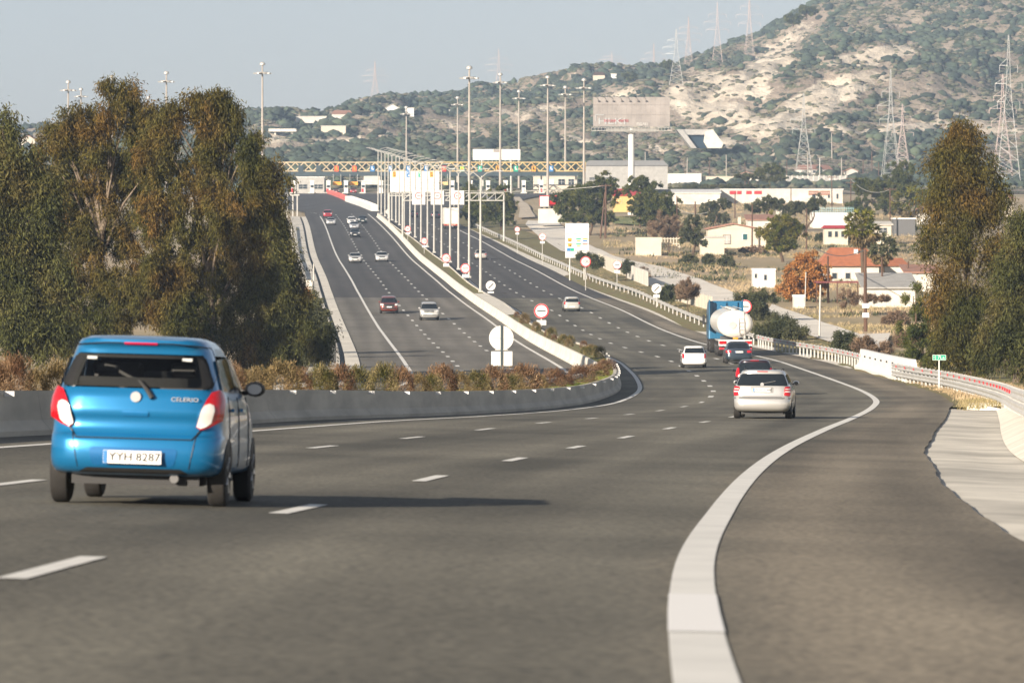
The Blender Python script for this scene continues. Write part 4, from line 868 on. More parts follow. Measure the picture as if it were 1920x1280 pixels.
def car(name, kind, loc, head, col, label, cat='car', sc=1.0, sz=1.0, fine=0, hollow=False, rear=None, front=None, roll=0, metal=.35, bumper=None, pitch=None, group=None, width=1.0):
    B = Body(kind, sc, sz); T = B.T; L = B.L
    t = empty(name, loc, 0, label, cat, group); t['mid'] = L/2
    pm = paint(name.replace('_', ' ')+' paint', col, metal)
    B.shell(t, pm, hollow, 2 if fine else 1)
    Z = B.zs; z0, z1 = Z[T['w0']], Z[T['w1']]; gl = M['glass']
    R = lambda x, z, o: B.rear(x, z, o); Fr = lambda x, z, o: B.front(x, z, o)
    hb0, hb1 = B.at(z0)[0], B.at(z1)[0]
    if hollow:
        gm = bpy.data.materials.new('see through glass'); gm.use_nodes = True; n = gm.node_tree.nodes; l = gm.node_tree.links; n.remove(n['Principled BSDF'])
        a = n.new('ShaderNodeBsdfTransparent'); a.inputs[0].default_value = (.93, .94, .91, 1); g = n.new('ShaderNodeBsdfGlossy'); g.inputs['Roughness'].default_value = .03; fr = n.new('ShaderNodeFresnel'); fr.inputs[0].default_value = 1.5; mx = n.new('ShaderNodeMixShader')
        l.new(fr.outputs[0], mx.inputs[0]); l.new(a.outputs[0], mx.inputs[1]); l.new(g.outputs[0], mx.inputs[2]); l.new(mx.outputs[0], n['Material Output'].inputs[0]); gl = gm
    rw = (rear or {}).get('win', (.90, .90)); wz0 = z0+(rear or {}).get('wz0', .0); wz1 = z1-.01
    pr = [(-hb0*rw[0], wz0), (hb0*rw[0], wz0), (hb1*rw[1], wz1), (-hb1*rw[1], wz1)]
    o = panel(t, 'rear_window', gl, pr, R, .008, .006, .07, 9, 12)
    if hollow:   # black printed border round the glass
        mb = MB(); 
        for (za, zb, fa, fb) in ((wz0, wz0+.085, -1, 1), (wz1-.03, wz1, -1, 1), (wz0, wz1, -1, -.80), (wz0, wz1, .80, 1)):
            n0 = len(mb.v); nz_, nx_ = 6, 8; vs = []
            for j in range(nz_+1):
                z = za+(zb-za)*j/nz_; h = (hb0+(hb1-hb0)*(z-wz0)/(wz1-wz0))*.905
                cc = .97 if (z-wz0 < .02 or wz1-z < .02) else 1
                for i in range(nx_+1): vs.append(B.rear((fa+(fb-fa)*i/nx_)*h*cc, z, .004))
            mb.add(vs, [(j*(nx_+1)+i, j*(nx_+1)+i+1, (j+1)*(nx_+1)+i+1, (j+1)*(nx_+1)+i) for j in range(nz_) for i in range(nx_)])
        mb.build('window_border', M['black'], o, smooth=True)
    panel(t, 'windscreen', gl, [(-hb0*.93, z0+.01), (hb0*.93, z0+.01), (hb1*.92, z1-.01), (-hb1*.92, z1-.01)], Fr, .008, .012, .06, 7, 10)
    ra, rb = B.at(z0+.03)[1:], B.at(z1-.02)[1:]
    ym = (ra[0]+ra[1])/2
    for sg in (-1, 1):
        Sd = lambda y, z, o, sg=sg: B.side(sg, y, z, o); pil = .12
        y0a, y0b = ra[0]+.24, rb[0]+.22; y3a, y3b = ra[1]-.30, rb[1]-.12; m1 = L*.42
        panel(t, 'side_window', gl, [(y0a+.1, z0+.04), (m1-.05, z0+.03), (m1-.05, z1-.02), (y0b+.06, z1-.03)], Sd, .008, .012, .05, 6, 6)
        panel(t, 'side_window', gl, [(m1+.05, z0+.03), (y3a, z0+.02), (y3b, z1-.02), (m1+.05, z1-.02)], Sd, .008, .012, .05, 6, 6)
        for yw in T['wy']:
            r = T['wr']*1.16; pts = [(yw*sc+r*math.cos(a), T['wr']+r*math.sin(a)) for a in np.linspace(-.35, math.pi+.35, 14)]
            panel(t, 'wheel_arch', M['plastic'], [(y, max(z, Z[0]+.01)) for y, z in pts], Sd, .004, .008, 0, 8, 6)
        # door seams and handles
        if fine:
            for yy in (m1, L*.68, L*.2):
                pts = [B.side(sg, yy, z, .003) for z in np.linspace(Z[2], z0, 7)]
                MB().path([tuple(p) for p in pts], .006, 4).build('door_seam', M['black'], t)
            for yy in (m1+.18, L*.25): p = B.side(sg, yy, z0-.12, .02); MB().box(p, (.03, .16, .03)).build('door_handle', pm, t)
        # mirrors
        mz = z0+.03; p = B.side(sg, y3a-.02, mz, 0)
        mb = MB(); q = p+Vector((sg*.11, 0, .05)); mb.lathe([(.01, -.07), (.07, -.06), (.09, 0), (.085, .05), (.05, .075)], (0, 0, 0), 12, 'y')
        o = mb.build('mirror', M['plastic'] if fine == 2 else pm, t, smooth=True); o.location = q; o.scale = (1.1, 1, .8)
        MB().tube(tuple(p-q), (0, 0, -.03), .03, .025, 6).build('stalk', M['plastic'], o)
        MB().disc((0, 0, 0), .062, -.078, -.07, 14).build('mirror_glass', M['rim'] if fine == 2 else M['glass'], o)
        for yw in T['wy']: wheel(t, sg*(T['W']/2-T['wt']/2-.005), yw*sc, T['wr'], T['wt'], sg, fine)
    MB().box((0, L/2, Z[0]+.0), (T['W']*.72, L*.86, .17)).tube((0-.3, .3, Z[0]-.0), (-.3, 1.2, Z[0]), .06).build('underbody', M['plastic'], t)
    if bumper: panel(t, 'bumper', bumper[0], [(-T['W']*.49, bumper[1]), (T['W']*.49, bumper[1]), (T['W']*.49, bumper[2]), (-T['W']*.49, bumper[2])], R, .012, .02, .02, 5, 14)
    # rear and front fittings: dict name -> list of (material, poly, r)
    for fn, lst in ((R, (rear or {}).get('parts', [])), (Fr, (front or {}).get('parts', []))):
        for (nm_, mt_, poly, r, off, mir) in lst:
            for sg in ((1, -1) if mir else (1,)):
                pp = [(sg*x, z) for x, z in poly]; pp = pp if sg > 0 else pp[::-1]
                panel(t, nm_, M[mt_] if isinstance(mt_, str) else mt_, pp, fn, off, .02, r, 6, 8)
    pl = (rear or {}).get('plate')
    if pl:
        z, txt, off = pl[:3]; y = B.rear(0, z, off).y
        o = MB().box((0, 0, 0), (.52, .014, .115), 0).build('number_plate', M['plate'], t); o.location = (pl[3] if len(pl) > 3 else 0, y-.012, z); o.rotation_euler.x = pl[4] if len(pl) > 4 else 0
        if txt: text_mesh(txt, .105, M['text'], o, (.02, -.011, 0), 'lettering', 1.05); MB().box((-.24, -.009, 0), (.035, .004, .11)).build('blue_band', M['signblue'], o)
    pf = (front or {}).get('plate')
    if pf: MB().box((0, L+.012, pf), (.5, .014, .11)).build('number_plate', M['plate'], t)
    t.location = loc; t.rotation_mode = 'ZYX' if 0 else 'XYZ'
    t.rotation_euler = (pitch or 0, roll, head)
    t.scale = (width, 1, 1)
    return t, B, pm
def tail(x0, x1, z0, z1): return [(x0, z0), (x1, z0), (x1, z1), (x0, z1)]
def on_road(u, v, rear_y=0, opp=False):
    """pose for a vehicle whose near bottom centre is seen at (u,v)"""
    ys = np.linspace(20, 1265, 8000); X = (u-960)*ys/F; z = zr(ys) if opp else zr(ys)+cs(ys)*(XR(ys)-X); vv = 400+F*(HC-z)/ys; i = np.where(vv <= v)[0][0]; return X[i], ys[i], float(z[i])
def heading(Y, lf): return math.atan2(-(lf(Y+4)-lf(Y-1)), 5)
def place(t_args, u, v, opp=False, dh=0, **kw):
    x, y, z = on_road(u, v, opp=opp); lf = (LCL if y < 900 else (lambda q: LCL(q))) if opp else XR
    h = heading(y, lf)+dh; pitch = math.atan2(zr(y+4)-zr(y), 4); cr = 0 if opp else cs(y)
    if opp: h += math.pi; pitch = -pitch
    kw.setdefault('pitch', pitch)
    return car(*t_args[:2], (x, y, z), h, *t_args[2:], roll=cr, **kw)
# --- blue hatchback
blue = (.01, .17, .38)
bparts = [('tail_light', 'lampred', [(.545, .70), (.60, .685), (.765, .76), (.785, 1.0), (.735, 1.055), (.66, 1.03), (.60, .90)], .03, .02, True),
          ('reversing_light', 'lampclear', [(.55, .705), (.60, .695), (.665, .735), (.70, .90), (.655, .93), (.60, .905)], .03, .032, True),
          ('third_brake_light', mat('dark red lens', (.4, .0, .04), .3), tail(-.14, .16, 1.44, 1.458), .01, .012, False),
          ('plate_recess', paint('recess blue', (.01, .13, .33)), [(-.37, .355), (.37, .355), (.40, .52), (-.40, .52)], .04, .004, False),
          ('tailgate_handle', blue_ := paint('handle blue', (.012, .17, .4)), tail(-.12, .12, .80, .845), .015, .012, False),
          ('lower_valance', 'plastic', [(-.5, .29), (.5, .29), (.42, .335), (-.42, .335)], .01, .006, False)]
t, B, pm = place(('blue_hatchback', 'hatch', blue, 'bright blue five-door hatchback seen from behind in the near left lane'), 246, 948, dh=.018, fine=2, hollow=True, metal=.45,
    rear=dict(win=(.905, .905), wz0=.07, parts=bparts, plate=(.435, 'YYH·8287', .022, 0, .0)), front=dict(parts=[], plate=.45))
# seams, crease, wiper, emblem, interior
def seam(pts, r=.006, name='tailgate_seam', mt='black', par_=None):
    V = []
    for (x0, z0), (x1, z1) in zip(pts, pts[1:]):
        for i in range(6): V.append(tuple(B.rear(x0+(x1-x0)*i/6, z0+(z1-z0)*i/6, .002)))
    V.append(tuple(B.rear(*pts[-1], .002))); return MB().path(V, r, 5).build(name, M[mt], t, smooth=True)
seam([(-.60, .70), (-.52, .60), (.52, .60), (.60, .70)]); 
for s_ in (-1, 1):
    seam([(s_*.60, .70), (s_*.56, .66), (s_*.50, .34)], .004, 'bumper_crease'); seam([(s_*.66, 1.04), (s_*.70, 1.2), (s_*.625, 1.43)], .004, 'tailgate_seam')
seam([(-.625, 1.43), (-.3, 1.455), (.3, 1.455), (.625, 1.43)], .005)
o = MB().path([tuple(B.rear(.02, 1.10, .05)), tuple(B.rear(.10, 1.02, .035)), tuple(B.rear(.15, .96, .03))], [.012, .02, .024], 8).build('wiper_arm', M['plastic'], t, smooth=True)
o = MB().disc((0, 0, 0), .047, -.012, 0, 20).build('badge', M['rim'], t); o.location = B.rear(0, .97, .012)
text_mesh('CELERIO', .052, M['rim'], t, B.rear(.44, .955, .016), 'lettering', 1.25)
for s_ in (-1, 1):
    o = MB().box((0, 0, 0), (.09, .006, .028)).build('window_sticker', M['fade'], t); o.location = B.rear(s_*.43, 1.31, .012)
MB().box((0, 1.75, .55), (1.42, 2.9, .5)).build('cabin_floor', M['plastic'], t)
for x in (-.36, .36):
    o = MB().box((0, 0, 0), (.46, .14, .62)).build('front_seat', mat('dark seat cloth', (.05, .05, .05), .9), t, bevel=.05); o.location = (x, 1.75, .98)
    MB().box((0, 0, .42), (.26, .1, .17)).build('headrest', M['plastic'], o, bevel=.03)
    o = MB().box((0, 0, 0), (.44, .14, .34)).build('rear_seat', M['plastic'], t, bevel=.04); o.location = (x, .75, .98)
    MB().box((0, 0, .25), (.24, .08, .12)).build('headrest', M['plastic'], o, bevel=.03)
MB().box((0, 2.75, .95), (1.36, .5, .2)).build('dashboard', M['plastic'], t)
MB().lathe([(.04, 0), (.045, .05), (.03, .06)], (.36, .14, .25), 12, 'y').build('exhaust', M['trimgrey'], t)
MB().box((0, 1.5, 1.476), (1.0, 2.0, .02)).build('roof_lining', M['trimgrey'], t)
# --- silver estate
t, B, pm = place(('silver_estate', 'wagon', (.6, .59, .56), 'silver estate car with dark rear window in the near right lane'), 1428, 785, fine=1, metal=.6,
    rear=dict(win=(.93, .93), wz0=.0, parts=[('tail_light', 'lampred', [(.66, .70), (.84, .68), (.86, .84), (.83, .98), (.68, .96), (.67, .86)], .02, .012, True), ('tail_light_band', 'lampclear', tail(.69, .84, .80, .835), .005, .02, True), ('tail_light_band', 'lampclear', tail(.69, .83, .88, .905), .005, .02, True),
        ('bumper_strip', 'trimgrey', tail(-.86, .86, .60, .64), .01, .01, False), ('third_brake_light', 'lampred', tail(-.16, .16, 1.405, 1.425), .005, .008, False), ('plate_recess', pm0 := paint('silver recess', (.35, .34, .31), .5), tail(-.34, .34, .78, .95), .02, .006, False)], plate=(.865, 'ZHX·2248', .02)), front=dict(plate=.45))
o = MB().disc((0, 0, 0), .055, -.01, 0, 18).build('badge', M['rim'], t); o.location = B.rear(0, 1.02, .02)
MB().path([tuple(B.rear(.02, 1.04, .03)), tuple(B.rear(.4, 1.12, .03))], .012, 5).build('wiper_arm', M['trimgrey'], t)
MB().tube((0, .55, 1.46), (0, .5, 1.52), .01).build('aerial', M['plastic'], t)
seam([(-.60, .66), (.60, .66)]); 
for s_ in (-1, 1):
    MB().path([(s_*.56, .7, 1.47), (s_*.58, 1.2, 1.5), (s_*.58, 2.0, 1.5), (s_*.56, 2.4, 1.46)], .016, 5).build('roof_rail', M['plastic'], t)
# --- others going away
dk = lambda z0, z1, x0, x1: ('tail_light', 'lampred', tail(x0, x1, z0, z1), .02, .012, True)
place(('dark_mpv', 'suv', (.03, .015, .02), 'dark maroon people carrier just in front of the silver estate'), 1415, 741, sz=.97, fine=1, rear=dict(win=(.92, .93), parts=[dk(.85, 1.25, .70, .86), ('third_brake_light', 'lampred', tail(-.2, .2, 1.575, 1.6), .005, .01, False)], plate=(.8, '', .015)), front={})
place(('blue_grey_saloon', 'sedan', (.03, .045, .06), 'dark blue-grey saloon right behind the tanker truck'), 1386, 682, fine=1, sc=1.0, rear=dict(win=(.9, .9), parts=[dk(.72, .88, .52, .86)], plate=(.78, 'IKO·5107', .015)), front={})
place(('white_hatchback', 'wagon', (.74, .73, .7), 'white boxy old hatchback alone in the middle lane'), 1302, 690, fine=1, sc=.87, sz=.94, metal=0, width=.88, bumper=(M['white'], .36, .52), rear=dict(win=(.86, .9), parts=[('tail_light', 'lampred', tail(.7, .85, .62, .9), .02, .012, True)], plate=(.8, '', .015)), front={})
place(('silver_hatchback', 'hatch', (.55, .54, .5), 'small silver hatchback alone on the right carriageway beyond the bend'), 1073, 584.5, fine=0, sc=1.05, width=1.04, sz=.98, rear=dict(win=(.85, .88), parts=[dk(.75, 1.0, .6, .78)], plate=(.5, '', .015)), front={})
place(('silver_saloon', 'sedan', (.5, .47, .42), 'silver car passing behind the second street lamp pole'), 902, 487, rear=dict(win=(.9, .9), parts=[dk(.74, .88, .55, .86)], plate=(.8, '', .015)), front={})
place(('dark_saloon', 'sedan', (.02, .02, .03), 'small dark car under the near gantry, left of the lorry'), 776, 408, rear=dict(win=(.9, .9), parts=[dk(.74, .88, .55, .86)]), front={})
place(('dark_saloon', 'sedan', (.03, .03, .04), 'small dark car with a pale roof beside the white lorry under the gantry'), 817, 410, rear=dict(win=(.9, .9), parts=[dk(.74, .88, .55, .86)]), front={})
# --- oncoming
hl = lambda z0, z1, x0, x1: ('headlight', 'lampclear', tail(x0, x1, z0, z1), .03, .014, True)
gr_ = lambda z0, z1, x, m='plastic': ('grille', m, tail(-x, x, z0, z1), .02, .01, False)
fr1 = lambda a=.74, b=.84: dict(parts=[hl(a-.06, b, .52, .84), gr_(a-.08, b-.03, .4), ('air_intake', 'plastic', tail(-.5, .5, .34, .46), .03, .01, False)], plate=.5)
rr1 = dict(win=(.9, .9), parts=[dk(.74, .88, .55, .84)])
place(('red_suv', 'suv', (.22, .045, .03), 'oncoming dark red off-roader with lit white headlights'), 728, 585.5, opp=True, fine=1, rear=rr1, front=dict(parts=[hl(.82, 1.0, .56, .88), gr_(.66, .95, .52), ('bumper_guard', 'plastic', tail(-.88, .88, .46, .62), .04, .012, False)], plate=.68), metal=.2)
place(('silver_suv', 'suv', (.58, .57, .54), 'oncoming silver off-roader with a slotted grille, right of the red one'), 803, 598, opp=True, fine=1, rear=rr1, front=dict(parts=[hl(.84, .98, .62, .86), ('bumper_guard', 'trimgrey', tail(-.85, .85, .44, .56), .04, .012, False)]+[('grille', 'plastic', tail(-.42+.12*i, -.35+.12*i, .76, .98), .01, .01, False) for i in range(8)], plate=.62))
place(('silver_saloon', 'sedan', (.62, .62, .6), 'oncoming silver car level with a white one, nearer the left verge'), 665, 491.5, opp=True, rear=rr1, front=fr1(), width=1.05)
place(('silver_saloon', 'sedan', (.7, .7, .68), 'oncoming white car level with another silver one, nearer the median'), 715, 489.5, opp=True, rear=rr1, front=fr1(), width=1.05)
place(('black_saloon', 'sedan', (.02, .025, .03), 'oncoming black car last in the cluster of four'), 665, 444, opp=True, rear=rr1, front=fr1())
place(('silver_saloon', 'sedan', (.5, .52, .55), 'oncoming silver car just behind the black one'), 663.5, 429, opp=True, rear=rr1, front=fr1())
place(('white_saloon', 'wagon', (.75, .75, .73), 'oncoming white car at the back of the cluster'), 659, 420, opp=True, rear=rr1, front=fr1(), metal=0)
place(('dark_saloon', 'sedan', (.02, .04, .045), 'oncoming dark car beside the white one in the cluster'), 679, 417.5, opp=True, rear=rr1, front=fr1())
place(('red_hatchback', 'suv', (.5, .03, .05), 'oncoming bright red car nearest to the toll plaza'), 614, 407.5, opp=True, sz=.95, rear=rr1, front=dict(parts=[hl(.8, .95, .55, .85), gr_(.6, .75, .5)]))
place(('silver_saloon', 'sedan', (.6, .62, .63), 'oncoming pale silver car right behind the bright red one'), 620, 421, opp=True, rear=rr1, front=fr1())
for u, c_, l_ in ((631, (.12, .01, .02), 'dark red car passing through a toll lane'), (663.5, (.5, .02, .04), 'bright red car passing through a toll lane')):
    Y = 1274; car('red_car', 'sedan', (XU(u, Y), Y, zr(Y)+.02), math.pi, c_, l_, rear=rr1, front=fr1())
# ------------------------------------------------------------------ tanker truck
x, y, z = on_road(1379, 668)
hd = heading(y, XR)*.45; t = empty('tanker_truck', (x, y, z), hd, 'tanker truck with a white ribbed tank and a tall blue cab', 'tanker truck')
tw = mat('white tank paint', (.78, .75, .69), .35, .1, .12, 1.2, coat=.3)
def ell(yy, hx, hz, zc=2.28, n=28): return [(hx*math.cos(2*math.pi*i/n)*(abs(math.cos(2*math.pi*i/n))**-.12 if abs(math.cos(2*math.pi*i/n)) > .01 else 1), yy, zc+hz*math.sin(2*math.pi*i/n)) for i in range(n)]
rings = [(0, .5, .35), (.03, .85, .62), (.12, 1.1, .82), (.3, 1.23, .94), (.34, 1.25, .96)]+[(1+i*.9, 1.25, .96) for i in range(10)]+[(9.9, 1.2, .9), (10.1, .8, .6)]
V = []; Fs = []
for r_ in rings: V += ell(*r_)
n = 28
for j in range(len(rings)-1):
    for i in range(n): Fs.append((j*n+i, j*n+(i+1) % n, (j+1)*n+(i+1) % n, (j+1)*n+i))
Fs += [tuple(range(n)), tuple(range(len(V)-1, len(V)-n-1, -1))]
tk = npmesh('tank', V, Fs, tw, t, smooth=True); autosmooth(tk, 40)
mb = MB()
for yy in (.34, 3.2, 6.0, 8.6):
    a = ell(yy-.03, 1.27, .98); b = ell(yy+.03, 1.27, .98); mb.add(a+b, [(i, (i+1) % n, n+(i+1) % n, n+i) for i in range(n)])
mb.build('tank_rib', tw, tk, smooth=True)
mb = MB()
for xx in (.25, .62): mb.path([(xx, -.05, 1.25), (xx, -.08, 2.4), (xx, .12, 3.05), (xx, .5, 3.25)], .025, 5)
for zz in np.arange(1.35, 3.1, .26): yy = -.07 if zz < 2.5 else -.07+(zz-2.5)*.33; mb.tube((.25, yy, zz), (.62, yy, zz), .018, .018, 5)
mb.build('ladder', M['steel'], t)
mb = MB(); mb.box((0, 5, 3.22), (.7, 9, .04))
for s_ in (-1, 1): mb.tube((s_*.45, .7, 3.35), (s_*.45, 9.4, 3.35), .03, .03, 5)
for i in range(4): mb.lathe([(.28, 3.2), (.28, 3.34), (.1, 3.38)], (0, 1.8+i*2.2, 0), 14)
mb.build('catwalk', M['steel'], t)
o = MB().disc((0, 0, 0), .26, -.05, .0, 20).build('hatch_cover', M['steel'], tk); o.location = (-.2, -.0, 2.2)
MB().box((0, 5.2, 1.05), (.9, 9.8, .28)).build('chassis', M['trimgrey'], t)
mb = MB(); mb.box((0, .15, .95), (2.35, .18, .42)); mb.box((0, .1, .55), (2.3, .12, .16)); mb.build('rear_bumper', M['white'], t)
for s_ in (-1, 1):
    MB().box((s_*.9, .03, .98), (.5, .06, .22)).build('tail_light', M['lampred'], t); MB().box((s_*.9, .02, .56), (.5, .06, .14)).build('reflector_plate', M['red'], t)
    MB().box((s_*1.05, 1.9, 1.12), (.38, 3.4, .05)).build('mudguard', M['steel'], t)
    for yy in (1.1, 2.3, 3.5, 9.8, 12.6): w_ = wheel(t, s_*1.02, yy, .5, .42, s_, 1)
MB().box((.0, -.0, 1.28), (.36, .05, .12)).build('number_plate', M['amber'], t)
cb = paint('cab blue', (.018, .13, .25), .1, .4)
cab = MB(); pts = [(10.6, .9), (13.3, .9), (13.35, 1.9), (13.2, 2.9), (12.7, 3.2), (12.0, 3.65), (10.7, 3.72)]
vs = [(-1.25, a, b) for a, b in pts]+[(1.25, a, b) for a, b in pts]; m_ = len(pts)
cab.add(vs, [tuple(range(m_)), tuple(range(2*m_-1, m_-1, -1))]+[(i, m_+i, m_+(i+1) % m_, (i+1) % m_) for i in range(m_)])
co = cab.build('cab', cb, t, bevel=.1)
for xx in (-.83, 0, .83): MB().box((xx, 10.56, 3.25), (.06, .06, .8)).build('stiffener', cb, co)
for s_ in (-1, 1): MB().box((s_*1.22, 10.3, 2.7), (.05, .7, 2.2)).build('air_deflector', cb, co)
MB().box((0, 13.34, 2.35), (2.2, .06, .85)).build('windscreen', M['wglass'], co)
for s_ in (-1, 1):
    MB().box((s_*1.26, 12.6, 2.35), (.03, .9, .7)).build('side_window', M['wglass'], co); MB().box((s_*1.45, 13.2, 2.3), (.18, .12, .7)).tube((s_*1.2, 13.2, 2.5), (s_*1.45, 13.2, 2.5), .03).build('mirror', M['plastic'], co)
# ------------------------------------------------------------------ white lorry seen from behind
x, y, z = on_road(846, 429.5); hd = heading(y, XR)
t = empty('white_lorry', (x, y, z), hd, 'white box lorry seen from behind through the street lamp poles', 'lorry')
MB().box((0, 5.2, 2.45), (2.9, 10.4, 3.0)).build('cargo_box', mat('box body white', (.7, .67, .6), .6, 0, .08, .6), t, bevel=.03)
mb = MB(); mb.box((0, -.02, 2.45), (.04, .04, 2.9)); mb.box((-1.38, -.02, 2.45), (.1, .04, 2.95)); mb.box((1.38, -.02, 2.45), (.1, .04, 2.95)); mb.build('door_frame', M['greyroof'], t)
MB().box((0, .0, .78), (2.8, .15, .26)).build('rear_bumper', mat('red white striped bumper', (.5, .2, .15), .6), t)
for s_ in (-1, 1):
    MB().box((s_*1.05, -.1, .8), (.45, .06, .14)).build('tail_light', M['lampred'], t)
    for yy in (1.2, 2.4, 9.6): wheel(t, s_*1.05, yy, .48, .4, s_, 0)
MB().box((0, 12, 1.9), (2.4, 2, 2.6)).build('cab', M['white'], t, bevel=.1)
MB().box((0, 5.5, .75), (.9, 10, .25)).build('chassis', M['trimgrey'], t)
# ------------------------------------------------------------------ foliage
def leafmat(name, c1, c2, c3, isl=.5, sc=.5):
    m = bpy.data.materials.new(name); m.use_nodes = True; n = m.node_tree.nodes; l = m.node_tree.links; b = n['Principled BSDF']
    tc = n.new('ShaderNodeTexCoord'); t = n.new('ShaderNodeTexNoise'); t.inputs['Scale'].default_value = sc; t.inputs['Detail'].default_value = 3; l.new(tc.outputs['Object'], t.inputs[0])
    r = n.new('ShaderNodeValToRGB'); e = r.color_ramp.elements; e[0].position = .36; e[0].color = (*c1, 1); e[1].position = .66; e[1].color = (*c3, 1); q = e.new(.5); q.color = (*c2, 1); l.new(t.outputs[0], r.inputs[0])
    g = n.new('ShaderNodeNewGeometry'); mr = n.new('ShaderNodeMapRange'); mr.inputs[3].default_value = 1-isl; mr.inputs[4].default_value = 1+isl; l.new(g.outputs['Random Per Island'], mr.inputs[0])
    vm = n.new('ShaderNodeVectorMath'); vm.operation = 'SCALE'; l.new(r.outputs[0], vm.inputs[0]); l.new(mr.outputs[0], vm.inputs['Scale']); l.new(vm.outputs[0], b.inputs['Base Color'])
    b.inputs['Roughness'].default_value = .7; b.inputs['Specular IOR Level'].default_value = .12
    tr = n.new('ShaderNodeBsdfTranslucent'); l.new(vm.outputs[0], tr.inputs[0]); mx = n.new('ShaderNodeMixShader'); mx.inputs[0].default_value = .15
    l.new(b.outputs[0], mx.inputs[1]); l.new(tr.outputs[0], mx.inputs[2]); l.new(mx.outputs[0], n['Material Output'].inputs[0]); return m
M['euc'] = leafmat('eucalyptus leaves', (.052, .056, .014), (.085, .072, .018), (.125, .075, .02), .7, .35)
M['euc2'] = leafmat('grey green eucalyptus leaves', (.048, .054, .018), (.07, .072, .022), (.1, .082, .028), .7, .5)
M['pine'] = leafmat('pine needles', (.045, .06, .015), (.08, .09, .025), (.12, .12, .035), .4, .5)
M['citrus'] = leafmat('citrus leaves', (.07, .085, .012), (.12, .12, .02), (.17, .14, .02), .5, .6)
M['olive'] = leafmat('olive leaves', (.05, .06, .03), (.08, .085, .04), (.11, .11, .055), .45, .7)
M['autumn'] = leafmat('orange autumn leaves', (.28, .12, .03), (.38, .17, .05), (.3, .2, .08), .45, .6)
M['twig'] = leafmat('dry twigs', (.16, .11, .07), (.22, .15, .10), (.26, .19, .12), .4, .8)
M['broom'] = leafmat('clipped broom stems', (.12, .09, .04), (.19, .14, .065), (.28, .2, .1), .5, 2.2)
M['broomr'] = leafmat('rusty broom stems', (.1, .05, .028), (.17, .1, .055), (.27, .19, .11), .5, 1.2)
M['broomg'] = leafmat('green broom stems', (.07, .07, .02), (.13, .11, .04), (.3, .24, .12), .5, 2.2)
M['straw'] = leafmat('dry grass', (.4, .3, .18), (.5, .39, .24), (.3, .25, .12), .3, .06)
M['straw2'] = leafmat('dead palm fronds', (.16, .12, .06), (.24, .18, .09), (.12, .11, .045), .4, .5)
M['greengrass'] = leafmat('green grass', (.10, .14, .02), (.15, .19, .04), (.22, .2, .06), .4, .4)
def leaves(C, Dn, Ln, Wn):
    """diamond leaves: centres C, unit directions Dn, lengths, widths"""
    n = len(C); rv = nr.normal(size=(n, 3)); sd = np.cross(Dn, rv); sd /= np.linalg.norm(sd, axis=1, keepdims=True)+1e-9
    a = C-Dn*Ln[:, None]/2; b = C+Dn*Ln[:, None]/2; m = C-Dn*Ln[:, None]*.08
    V = np.stack([a, m+sd*Wn[:, None]/2, b, m-sd*Wn[:, None]/2], 1).reshape(-1, 3); I = np.arange(n)*4
    return V, np.stack([I, I+1, I+2, I+3], 1)
def sph(n, shell=.55):
    d = nr.normal(size=(n, 3)); d /= np.linalg.norm(d, axis=1, keepdims=True); r = (shell**3+(1-shell**3)*nr.uniform(0, 1, n))**(1/3.); return d*r[:, None]
def crown(name, blobs_, mt, parent, strands, per, ll, lw, droop=.75, slen=1.0, shell=.5, org=(0, 0, 0), bun=26):
    """blobs: (centre, radii) ; hanging strands of leaves spread through the blobs"""
    if strands > 2000:      # break every mass into uneven lobes
        nb_ = []
        for c, r in blobs_:
            for _ in range(10):
                d = sph(1, .35)[0]*.72; f = nr.uniform(.34, .62); nb_.append((tuple(np.array(c)+d*np.array(r)), (r[0]*f, r[1]*f, r[2]*f*nr.uniform(.9, 1.5))))
        blobs_ = nb_
    vol = np.array([r[0]*r[1]*r[2] for c, r in blobs_])**.67; vol /= vol.sum(); out = []
    Cs = []; Ds = []; Ls = []
    for (c, r), v in zip(blobs_, vol):
        k = max(3, int(strands*v)); p = sph(k, shell)*np.array(r)*(1+.22*nr.normal(size=(k, 1)))+np.array(c)
        # bunches: pull strands toward bunch centres so that gaps open up
        nb = max(5, k//bun); bc = p[nr.randint(0, k, nb)]; near = bc[nr.randint(0, nb, k)]
        d2 = ((p[:, None, :]-bc[None])**2).sum(2) if k*nb < 4e6 else None
        if d2 is not None: near = bc[d2.argmin(1)]
        p = p+(near-p)*nr.uniform(.5, .95, (k, 1))
        out = p-np.array(c); out /= np.linalg.norm(out, axis=1, keepdims=True)+1e-9
        hd = out*(1-droop)+np.array([0, 0, -droop]); hd = hd+nr.normal(size=hd.shape)*.28; hd /= np.linalg.norm(hd, axis=1, keepdims=True)
        t = nr.uniform(0, 1, (k, per, 1)); q = p[:, None]+hd[:, None]*t*slen+nr.normal(size=(k, per, 3))*slen*.17
        dd = hd[:, None]*.8+nr.normal(size=(k, per, 3))*.5; dd[..., 2] -= droop*.5; dd /= np.linalg.norm(dd, axis=2, keepdims=True)
        Cs.append(q.reshape(-1, 3)); Ds.append(dd.reshape(-1, 3))
    C = np.concatenate(Cs)-np.array(org); Dn = np.concatenate(Ds); n = len(C)
    V, Fc = leaves(C, Dn, ll*nr.uniform(.7, 1.4, n), lw*nr.uniform(.7, 1.3, n)); return npmesh(name, V, Fc, mt, parent)
